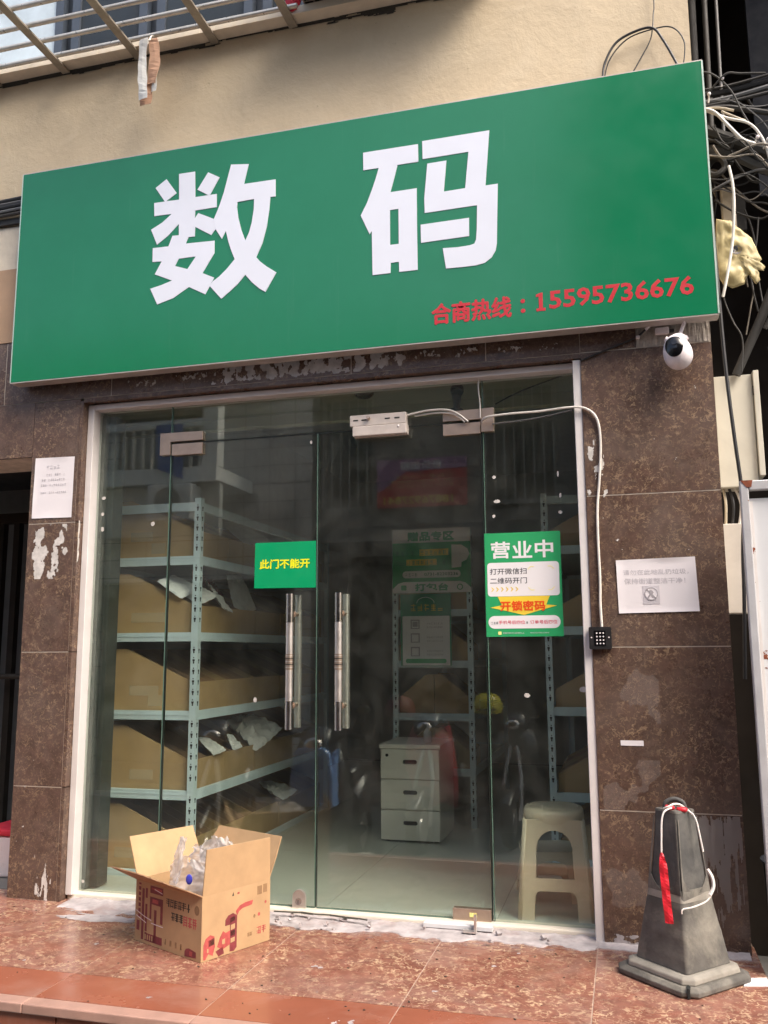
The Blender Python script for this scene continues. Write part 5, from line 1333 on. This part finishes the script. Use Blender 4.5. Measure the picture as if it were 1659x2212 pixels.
build('tray', MB().box(-3, .1, -.02, -.003, 3.34, 3.372), M['dark_pipe'], wb)

al = thing('alley_wall', 'dark brown wall closing the narrow gap beside the shop', 'wall', (3.4, 1.5, -.45))
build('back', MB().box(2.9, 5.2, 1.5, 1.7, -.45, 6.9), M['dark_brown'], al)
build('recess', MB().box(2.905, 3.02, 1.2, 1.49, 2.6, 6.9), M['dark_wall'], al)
build('shade_roof', MB().box(2.91, 5.2, .25, 1.5, 5.4, 5.55), M['dark_wall'], al)  # unseen slab added overhead to keep the gap dark
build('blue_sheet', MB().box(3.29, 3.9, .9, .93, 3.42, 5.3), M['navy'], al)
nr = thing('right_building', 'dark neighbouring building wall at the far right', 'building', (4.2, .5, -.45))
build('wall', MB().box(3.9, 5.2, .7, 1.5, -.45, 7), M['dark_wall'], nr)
for k, (x, y_, r_, m, lab) in enumerate(((2.965, .5, .02, 'dark_pipe', 'grey vertical pipe in the gap nearest the shop corner'), (3.02, .45, .013, 'dark_pipe', 'thin grey conduit in the gap beside the thicker pipe'), (3.08, .5, .008, 'grey_cable', 'thin dark cable hanging free in the gap'))):
    tag(build('drain_pipe', MB().tube([(x, y_, 3.5), (x + .01, y_, 4.4), (x - .02, y_, 5.3)], r_, 10), M[m], smooth=True), lab, 'pipe')
def bund(name, label, pts, r, m, k=6): return tag(cable(name, pts, r, M[m], None, 8, k), label, 'cable')
bund('overhead_cable', 'uppermost dark cable crossing the gap right of the sign', [(2.9, .12, 3.535), (3.05, .12, 3.535), (3.25, .1, 3.545), (3.6, .05, 3.57)], .014, 'black_cable')
bund('overhead_cable', 'pale edged cable just below the uppermost one', [(2.9, .1, 3.55), (3.1, .1, 3.553), (3.6, .04, 3.595)], .006, 'dark_pipe')
bund('overhead_cable', 'second dark cable running level across the gap', [(2.9, .11, 3.488), (3.08, .11, 3.498), (3.3, .08, 3.515), (3.6, .03, 3.535)], .012, 'grey_cable')
bund('overhead_cable', 'third grey cable under the level pair', [(2.9, .1, 3.468), (3.1, .1, 3.475), (3.6, .05, 3.5)], .008, 'dark_pipe')
bund('overhead_cable', 'dark sagging cable dropping to the right', [(2.93, .1, 3.45), (3.03, .1, 3.45), (3.14, .09, 3.41), (3.3, .06, 3.34), (3.6, 0, 3.25)], .012, 'dark_pipe')
bund('overhead_cable', 'thin slack wire slanting down over the cables', [(2.9, .06, 3.62), (2.99, .06, 3.59), (3.06, .06, 3.5), (3.1, .06, 3.39), (3.13, .06, 3.32)], .004, 'dark_pipe')
bund('overhead_cable', 'bright white cable drooping from behind the sign', [(2.92, .05, 3.435), (2.985, .05, 3.405), (3.04, .05, 3.33), (3.09, .05, 3.26), (3.14, .06, 3.235)], .0075, 'white_cable')
bund('overhead_cable', 'pale white cable arching right then down', [(2.95, .06, 3.425), (3.04, .06, 3.372), (3.12, .06, 3.335), (3.165, .06, 3.27), (3.19, .06, 3.18), (3.2, .06, 3.08)], .006, 'white_cable')
bund('overhead_cable', 'tan cable above the bright white one', [(2.92, .08, 3.44), (3.0, .08, 3.44), (3.07, .08, 3.415)], .006, 'cream_plastic')
bund('overhead_cable', 'short tan cable end among the bundle', [(3.02, .08, 3.42), (3.08, .08, 3.38), (3.12, .08, 3.355)], .005, 'cream_plastic')
bund('overhead_cable', 'thick dusty conduit below the cables', [(2.93, .13, 3.38), (3.05, .13, 3.31), (3.2, .12, 3.22), (3.5, .05, 3.05)], .03, 'dark_pipe')
bund('overhead_cable', 'lower dusty conduit curving away right', [(2.93, .16, 3.3), (3.06, .16, 3.26), (3.2, .15, 3.16), (3.5, .1, 2.95)], .026, 'grey_cable')
bund('overhead_cable', 'dark coiled cable lump beside the sign edge', [(2.94, .12, 3.24), (3.0, .1, 3.22), (3.02, .1, 3.17), (2.98, .1, 3.14), (2.95, .12, 3.18), (2.99, .13, 3.23), (3.06, .13, 3.2)], .013, 'dark_pipe')
bund('overhead_cable', 'white wire hanging beside the sign edge past the yellow bag', [(3.025, .02, 3.13), (3.035, .02, 3.05), (3.035, .02, 2.95), (3.02, .02, 2.8), (2.99, .01, 2.65), (2.965, .01, 2.55)], .006, 'white_cable')
bund('overhead_cable', 'long black cable hanging down over the meter boxes', [(2.945, .02, 3.0), (2.952, .02, 2.5), (2.96, .02, 2.2), (2.975, .03, 1.95), (2.992, .05, 1.7), (2.98, .06, 1.5), (2.972, .06, 1.3), (2.955, .06, 1.0)], .0075, 'black_cable')
bund('overhead_cable', 'thin wire dangling behind the white board', [(3.12, .1, .62), (3.08, .1, .45), (3.03, .1, .3)], .003, 'dark_pipe')
for k, (x, z) in enumerate(((3.03, 3.56), (2.972, 3.495), (3.152, 3.262), (3.193, 3.245))):
    ti = thing('cable_tie', ('white cable tie on the uppermost cable', 'white cable tie next to the sign edge', 'white cable tie on the drooping bundle, left one', 'white cable tie on the drooping bundle, right one')[k], 'cable tie', (x, .06, z))
    build('head', MB().ball((x, .055, z), (.008, .008, .009), 10, 8), M['white_plastic'], ti, smooth='all')
    build('strap', MB().tube([(x, .06, z), (x - .004 if k < 2 else x - .02, .065, z - .035)], .004, 6), M['white_cable'], ti, smooth=True)
tg = thing('wire_tangle', 'tangle of thin dusty wires in the gap right of the sign', 'wires', (3.1, .1, 3.1)); random.seed(31)
for k in range(22):
    z0 = random.uniform(3.05, 3.55); x0 = random.uniform(2.92, 3.0); P = [(x0, random.uniform(.05, .2), z0)]
    for q in range(4): P.append((P[-1][0] + random.uniform(.03, .11), P[-1][1] + random.uniform(-.03, .03), P[-1][2] - random.uniform(-.05, .11)))
    build('wire', MB().tube(smoothpath(P, 6), random.uniform(.0022, .0055), 6), M[random.choice(('grey_cable', 'dark_pipe', 'dark_pipe', 'dusty_wire', 'dusty_wire', 'black_cable'))], tg, smooth=True)
for k in range(7):
    x0 = random.uniform(2.96, 3.2); z0 = random.uniform(2.75, 3.2); P = [(x0, random.uniform(.1, .25), z0)]
    for q in range(4): P.append((P[-1][0] + random.uniform(-.03, .04), P[-1][1], P[-1][2] - random.uniform(.05, .16)))
    build('hanging_wire', MB().tube(smoothpath(P, 6), random.uniform(.002, .004), 6), M[random.choice(('grey_cable', 'dark_pipe', 'dusty_wire'))], tg, smooth=True)
bo = thing('cable_board', 'cream plastic trunking box on the wall behind the cables', 'trunking', (3.04, .2, 2.95))
build('cover', MB().box(3.01, 3.068, .2, .24, 2.9, 3.13), M['cream_plastic'], bo, bevel=.005)
build('side', MB().box(3.069, 3.11, .22, .26, 2.93, 3.1), M['dark_pipe'], bo)
pl = thing('wooden_pole', 'weathered pole slanting across the dark gap above the meter box', 'pole', (3.05, .2, 2.3))
build('shaft', MB().tube([(3.02, .2, 2.27), (3.13, .18, 2.5), (3.2, .15, 2.66), (3.4, .1, 3.1)], [.018, .02, .021, .022], 10), M['dark_pipe'], pl, smooth=True)
build('branch', MB().tube([(3.14, .16, 2.45), (3.2, .14, 2.56), (3.3, .1, 2.72)], .01, 8), M['dark_pipe'], pl, smooth=True)
bund('overhead_cable', 'short pale wire end jutting level in the gap', [(3.135, .1, 2.345), (3.2, .08, 2.33), (3.35, .05, 2.31)], .006, 'dark_pipe')
# limp yellow printed bag
yb = thing('yellow_bag', 'limp pale yellow plastic bag with printed eye hanging beside the sign', 'bag', (3.05, .08, 2.63))
outl = [(2.969, 2.932), (3.006, 2.912), (3.021, 2.915), (3.062, 2.876), (3.105, 2.827), (3.124, 2.765), (3.138, 2.727), (3.126, 2.716), (3.148, 2.696), (3.141, 2.675), (3.118, 2.681), (3.127, 2.641), (3.109, 2.62), (3.099, 2.65), (3.089, 2.671), (3.071, 2.654), (3.063, 2.625), (3.016, 2.615), (2.982, 2.632), (2.968, 2.66), (2.956, 2.721), (2.958, 2.82)]
o2 = []
for i in range(len(outl)):
    a, b = Vector(outl[i]), Vector(outl[(i + 1) % len(outl)])
    for k in range(3): o2.append(tuple(a + (b - a) * k / 3 + Vector((.0025 * noise.noise(Vector((i, k, 2.5))), .0025 * noise.noise(Vector((i, k, 7.5)))))))
cx, cz = 3.04, 2.76; rings = 14; n_ = len(o2)
def bag_y(x, z, k, s_):
    q = Vector((x * 17, z * 17, 3.3)); fold = abs(noise.noise(q)) * .03 + abs(noise.noise(q * 2.3)) * .014 + .005 * noise.noise(q * 5)
    return .085 + s_ * .016 * (1 - k ** 3) - fold * (.35 + .65 * k) + .012
vs = []; fs = []
for s_ in (-1, 1):
    o_ = len(vs)
    for j in range(rings + 1):
        k = j / rings
        for p in o2:
            x = cx + (p[0] - cx) * k; z = cz + (p[1] - cz) * k; vs.append((x, bag_y(x, z, k, s_), z))
    for j in range(rings):
        for i in range(n_): fs.append((o_ + j * n_ + i, o_ + j * n_ + (i + 1) % n_, o_ + (j + 1) * n_ + (i + 1) % n_, o_ + (j + 1) * n_ + i))
build('film', MB().add(vs, fs), M['yellow_bag'], yb, smooth='all')
def bag_mark(name, poly, lift, m, par):
    pts = [(x, bag_y(x, z, .3, -1) - lift, z) for x, z in poly]; c_ = (sum(p[0] for p in poly) / len(poly), sum(p[1] for p in poly) / len(poly))
    pts.append((c_[0], bag_y(c_[0], c_[1], .1, -1) - lift, c_[1])); k = len(poly)
    return build(name, MB().add(pts, [(i, (i + 1) % k, k) for i in range(k)]), M[m], par)
def ell(x, z, a, b, t_): return [(x + a * math.cos(u) * math.cos(t_) - b * math.sin(u) * math.sin(t_), z + a * math.cos(u) * math.sin(t_) + b * math.sin(u) * math.cos(t_)) for u in [i * .393 for i in range(16)]]
ey = bag_mark('printed_eye', ell(3.037, 2.777, .023, .018, -.3), .0015, 'ink_grey', yb)
bag_mark('eye_white', ell(3.038, 2.778, .0195, .0135, -.3), .0025, 'yellow_bag', ey)
bag_mark('pupil', ell(3.033, 2.78, .0125, .0125, 0), .0035, 'ink', ey)
bag_mark('glint', ell(3.038, 2.778, .004, .004, 0), .0045, 'yellow_bag', ey)
# meter boxes
mbx = thing('meter_box', 'tall cream metal meter box on the wall beyond the right pillar', 'meter box', (3.02, .3, 1.79))
build('body', MB().box(2.93, 3.083, .22, .34, 1.79, 2.275), M['box_cream'], mbx, bevel=.003)
build('door_flange', MB().box(3.086, 3.108, .2, .34, 1.83, 2.285), M['box_cream'], mbx, bevel=.002)
build('hinge', MB().box(3.0835, 3.0858, .21, .218, 2.18, 2.22), M['slot'], mbx)
mb2 = thing('meter_box', 'lower grey white meter box half hidden by the white board', 'meter box', (2.98, .3, 1.26))
build('body', MB().box(2.925, 3.05, .22, .34, 1.262, 1.635), M['box_grey'], mb2, bevel=.003)
mb3 = thing('conduit_stub', 'yellow tinted wiring between the two meter boxes', 'wiring', (2.95, .3, 1.65))
for k in range(4): build('wire', MB().tube(smoothpath([(2.945 + k * .022, .27, 1.8), (2.95 + k * .03, .25, 1.72), (2.945 + k * .026, .27, 1.62)], 5), .006, 6), M[('cream_plastic', 'black_cable', 'white_cable', 'cream_plastic')[k]], mb3, smooth=True)
# white board in a metal frame
wp = thing('framed_board', 'white board in a rusty metal frame leaning at the right edge', 'board', (3.3, -.2, -.45))
build('sheet', MB().box(2.982, 3.75, -.19, -.184, -.4, 1.672), M['panel_white'], wp)
build('frame_post', MB().box(2.95, 2.98, -.215, -.183, -.45, 1.737), M['panel_frame'], wp, bevel=.004)
build('frame_inner', MB().box(2.981, 2.992, -.2, -.1901, -.44, 1.66), M['white_frame'], wp)
build('frame_top', MB().box(2.981, 3.78, -.215, -.183, 1.7, 1.737), M['panel_frame'], wp, bevel=.004)
build('frame_post', MB().box(3.75, 3.78, -.215, -.183, -.45, 1.699), M['panel_frame'], wp, bevel=.004)
build('rust_corner', MB().prism([(2.952, 1.7375), (2.995, 1.7375), (2.99, 1.712), (2.974, 1.71)], -.2165, -.2152), M['rust'], wp)
for k, (x, z, r_) in enumerate(((2.974, 1.655, .008), (2.976, 1.5, .006), (2.982, 1.475, .01), (2.987, 1.28, .007), (2.984, 1.36, .003), (2.998, 1.09, .016), (3.0, 1.05, .005), (2.997, .74, .022), (3.01, .7, .01))):
    wear('rust_spot', patchmesh(x - r_, x + r_, z - r_ * 1.3, z + r_ * 1.3, -.2162 if x < 2.981 else -.2015 if x < 2.993 else -.1908, -.2, 80 + k, (60, 60), .5, .002), M['rust'], wp)
build('hasp', MB().box(2.985, 3.04, -.205, -.1912, .728, .734), M['white_frame'], wp)
tag(build('red_plank', MB().prism([(3.03, 1.0), (3.05, 1.0), (3.16, -.45), (3.11, -.45)], .12, .14), M['maroon']), 'dark red plank leaning in the gap behind the white board', 'plank')
tag(build('blue_tub', MB().lathe([(.0, -.45), (.12, -.45), (.15, .25), (.16, .27), (.14, .26), (.11, -.4)], 20, (3.16, .35, 0)), M['navy'], smooth=True), 'dark blue tub standing deep in the gap', 'tub')

# ================================================================== ACROSS THE STREET (seen mirrored in the glass)
YB = -5.0
ob = thing('opposite_building', 'tiled building across the street mirrored in the glass', 'building', (0, YB - .2, -.45))
build('wall', MB().prism([(-9, -.45), (-.701, -.45), (-.701, 4.25), (-9, 4.25)], YB - .3, YB, [rect(-3.4, -.9, -.44, 1.9)[::-1], rect(-3.1, -2.05, 2.75, 3.9)[::-1]]), M['opp_tile'], ob)
build('wall', MB().prism([(-.7, -.45), (12, -.45), (12, 4.25), (-.7, 4.25)], YB - .3, YB, [rect(-.25, 1.9, -.44, 2.15)[::-1], rect(2.2, 4.6, -.44, 2.15)[::-1], rect(-.62, .0, 2.6, 3.9)[::-1], rect(1.15, 1.95, 2.55, 3.9)[::-1], rect(2.3, 3.6, 2.55, 3.9)[::-1]]), M['opp_brown'], ob)
build('shop_interior', MB().box(-9, 12, YB - 2.2, YB - 2.1, -.45, 4.25), M['opp_dark'], ob)
build('shop_floor', MB().box(-9, 12, YB - 2.1, YB - .3, -.45, -.35), M['opp_dark'], ob)
build('floor_slab', MB().box(-9, 12, YB - 2.1, YB - .3, 2.2, 2.4), M['opp_dark'], ob)
build('top_slab', MB().box(-9, 12, YB - 2.1, YB - .3, 4.1, 4.24), M['opp_dark'], ob)
for k, (a, b) in enumerate(((-.62, .0), (1.15, 1.95), (2.3, 3.6), (-3.1, -2.05))):
    w_ = build('window', MB().prism(rect(a + .005, b - .005, 2.76 if k == 3 else 2.61, 3.895), YB - .14, YB - .1, [rect(a + .05, b - .05, 2.81 if k == 3 else 2.66, 3.85)[::-1]]), M['opp_grey'], ob)
    build('pane', MB().box(a + .05, b - .05, YB - .13, YB - .12, 2.81 if k == 3 else 2.66, 3.85), M['opp_glass'], w_)
    if k != 3:
        for i in range(int((b - a) / .1)): build('window_bar', MB().box(a + .05 + i * .1, a + .062 + i * .1, YB + .02, YB + .032, 2.62, 3.9), M['opp_grey'], w_)

rb = thing('reflection_block', 'added unseen dark grey block that darkens the reflection in the sign', 'building', (7, -10, -.45))  # unseen block, added to darken what the sign's right end reflects
build('block_body', MB().box(2.0, 13, -11.5, -9.2, -.45, 10.8), M['rear_grey'], rb)
for i in range(5):
    for j in range(2):
        w_ = build('window', MB().box(3 + i * 2, 4.2 + i * 2, -9.199, -9.15, 5.2 + j * 2.5, 6.6 + j * 2.5), M['opp_grey'], rb)
        build('pane', MB().box(3.08 + i * 2, 4.12 + i * 2, -9.149, -9.14, 5.28 + j * 2.5, 6.52 + j * 2.5), M['opp_glass'], w_)
aw = thing('shop_awning', 'dark shop awning over the opposite doorways', 'awning', (.8, YB + .4, 2.2))
build('canopy', MB().prism([(YB + .002, 2.42), (YB + .9, 2.15), (YB + .9, 2.12), (YB + .002, 2.36)], -.4, 4.8, plane='yz'), M['opp_dark'], aw)
build('valance', MB().box(-.4, 4.8, YB + .88, YB + .9, 2.0, 2.119), M['opp_dark'], aw)
bc = thing('balcony', 'white balcony with railings on the opposite building', 'balcony', (-2.5, YB + .5, 2.4))
build('slab', MB().box(-4.2, -1.4, YB + .002, YB + .88, 2.84, 2.98), M['opp_white'], bc)
build('fascia', MB().box(-4.2, -1.401, YB + .881, YB + .91, 2.83, 2.99), M['opp_white'], bc)
build('lower_panel', MB().box(-4.2, -1.42, YB + .7, YB + .78, 2.3, 2.829), M['opp_pale'], bc)
build('corner_post', MB().box(-1.56, -1.402, YB + .75, YB + .9, 2.991, 4.1), M['opp_white'], bc)
build('rail', MB().box(-4.2, -1.57, YB + .84, YB + .9, 3.42, 3.5), M['opp_white'], bc)
for i in range(24): build('baluster', MB().box(-4.15 + i * .11, -4.125 + i * .11, YB + .86, YB + .885, 2.981, 3.419), M['opp_pale'], bc)
build('roof_slab', MB().box(-4.2, -1.35, YB + .002, YB + 1.0, 4.1, 4.2), M['opp_white'], bc)
tag(build('blue_towel', MB().prism([(-2.09, 3.44), (-1.79, 3.44), (-1.78, 2.864), (-2.05, 2.977)], YB + .912, YB + .93), M['towel_blue']), 'blue towel over the opposite balcony rail', 'towel')
acu = thing('condenser_unit', 'white air conditioner unit under the opposite balcony', 'air conditioner', (-1.8, YB + .9, 2.5))
build('case', MB().box(-2.12, -1.62, YB + .785, YB + 1.02, 2.42, 2.8), M['opp_white'], acu, bevel=.02)
build('fan_grille', MB().lathe([(.0, 0), (.13, 0), (.14, .012), (.14, -.01)], 24, (-1.88, YB + 1.03, 2.62), Matrix.Rotation(R(-90), 3, 'X')), M['opp_grey'], acu, smooth=True)
bn = thing('rent_banner', 'red and purple banner with yellow phone number across the street', 'banner', (.5, YB + .95, 2.6))
build('cloth', MB().box(.05, 1.02, YB + .04, YB + .05, 2.6, 3.12), M['banner_red'], bn)
build('purple_field', MB().prism([(.05, 3.12), (1.02, 3.12), (1.02, 3.0), (.36, 2.98), (.22, 2.88), (.12, 2.8), (.05, 2.78)], YB + .0502, YB + .052), M['banner_purple'], bn)
text(bn, '低价出租', M['poster_white'], .3, .75, 3.0, 3.09, YB + .054, .02, flip=True)
text(bn, '18876927841', M['poster_yellow'], .12, .87, 2.635, 2.72, YB + .0525, .02, flip=True)
for k in range(3): smudge_line(bn, .25 - k * .05, .9, 2.91 - k * .05, .028, M['pale_yellow'], YB + .0525, 60 + k)

def scooter(label, loc, rot, col, front=None, apron=None):
    t = thing('motor_scooter', label, 'scooter', loc, rot, 'scooters parked across the street', local=True)
    c = M[col]
    for x in (.62, -.58):
        w_ = build('wheel', MB().lathe([(.15, -.05), (.2, -.045), (.215, 0), (.2, .045), (.15, .05), (.15, -.05)], 28, (x, 0, .215), Matrix.Rotation(R(90), 3, 'X')), M['tyre'], t, smooth=True)
        build('rim', MB().lathe([(0, -.03), (.05, -.03), (.06, -.015), (.149, -.02), (.149, .02), (.06, .015), (.05, .03), (0, .03)], 24, (x, 0, .215), Matrix.Rotation(R(90), 3, 'X')), M['steel'], w_, smooth=True)
    build('front_fender', MB().loft([(.42, 0, .40, .05, .04), (.55, 0, .46, .075, .05), (.7, 0, .44, .075, .05), (.84, 0, .34, .05, .04)]), c, t, smooth=True)
    build('fork', MB().tube([(.62, .08, .215), (.5, .07, .55), (.4, 0, .9)], .018, 8).tube([(.62, -.08, .215), (.5, -.07, .55), (.4, 0, .9)], .018, 8), M['steel'], t, smooth=True)
    sh = MB(); vs = []; fs = []
    for i, (x, z, w_) in enumerate(((.3, .3, .17), (.36, .45, .2), (.43, .62, .215), (.44, .8, .2), (.40, .95, .15))):
        for j in range(9):
            a = -1 + 2 * j / 8; vs.append((x - .1 * a * a, w_ * a, z))
    for i in range(4):
        for j in range(8): fs.append((i * 9 + j, i * 9 + j + 1, (i + 1) * 9 + j + 1, (i + 1) * 9 + j))
    build('leg_shield', sh.add(vs, fs), M[front] if front else c, t, smooth='all', solid=.03)
    if apron:
        ap = build('apron', MB().prism([(-.155, .56), (.155, .56), (.15, .75), (.125, .9), (.09, .935), (-.09, .935), (-.125, .9), (-.15, .75)], .47, .53, plane='yz'), M[apron], t, bevel=.02)
        build('apron_side', MB().prism([(.3, .57), (.47, .56), (.47, .9), (.36, .92)], .125, .145).prism([(.3, .57), (.47, .56), (.47, .9), (.36, .92)], -.145, -.125), M[apron], t)
    build('footboard', MB().loft([(-.2, 0, .3, .17, .04), (.1, 0, .28, .18, .03), (.32, 0, .31, .15, .04)]), M['scoot_black'], t, smooth=True)
    build('rear_body', MB().loft([(-.18, 0, .45, .12, .12), (-.3, 0, .52, .165, .16), (-.55, 0, .58, .16, .13), (-.8, 0, .64, .09, .07), (-.88, 0, .66, .04, .03)]), c, t, smooth=True)
    build('seat', MB().loft([(-.12, 0, .68, .09, .04), (-.25, 0, .72, .13, .055), (-.5, 0, .745, .14, .055), (-.75, 0, .77, .11, .045), (-.82, 0, .77, .06, .03)]), M['scoot_black'], t, smooth=True)
    build('handlebar', MB().tube(smoothpath([(.28, .34, .98), (.33, .2, 1.0), (.38, 0, .98), (.33, -.2, 1.0), (.28, -.34, .98)], 5), .017, 8), M['scoot_black'], t, smooth=True)
    build('cowl', MB().loft([(.26, 0, .97, .1, .06), (.38, 0, .98, .13, .085), (.48, 0, .95, .1, .07), (.51, 0, .94, .05, .04)]), c, t, smooth=True)
    build('headlight', MB().ball((.49, 0, .95), (.04, .07, .05), 14, 10), M['mirror_steel'], t, smooth='all')
    for s_ in (-1, 1):
        build('mirror', MB().tube([(.34, s_ * .2, 1.0), (.36, s_ * .27, 1.14)], .008, 6).ball((.36, s_ * .3, 1.17), (.015, .06, .035), 12, 8), M['scoot_black'], t, smooth=True)
    return t
scooter('black scooter with blue apron facing the shop, mirrored in left door', (.485, -2.27, -.45), R(90), 'scoot_black', None, 'scoot_blue')
scooter('black scooter with red leg shield facing the shop, mirrored in right door', (.98, -3.7, -.45), R(97), 'scoot_black', 'scoot_red')
scooter('plain black scooter parked left of the blue aproned scooter', (-.55, -2.7, -.45), R(80), 'scoot_black')
scooter('black scooter with round headlight parked beyond the red scooter', (1.62, -4.1, -.45), R(95), 'scoot_black', 'scoot_black')
def helmet(label, loc, m):
    t = thing('crash_helmet', label, 'helmet', loc, 0, None, local=True)
    build('shell', MB().lathe([(.0, .14), (.05, .135), (.1, .105), (.125, .05), (.13, 0), (.12, -.03), (.11, -.03)], 22), M[m], t, smooth=True)
    build('peak', MB().prism([(-.09, .08), (.09, .08), (.06, .17), (-.06, .17)], .0, .01, plane='xy'), M['black_plastic'], t)
    build('strap', MB().tube(smoothpath([(-.11, 0, -.02), (-.06, .0, -.12), (0, .0, -.15), (.06, 0, -.12), (.11, 0, -.02)], 4), .006, 6), M['black_plastic'], t, smooth=True)
helmet('red crash helmet hung on the red shielded scooter', (.66, -3.45, .6), 'maroon')
helmet('yellow crash helmet hung on the far black scooter', (1.36, -3.72, .62), 'yellow_shell')
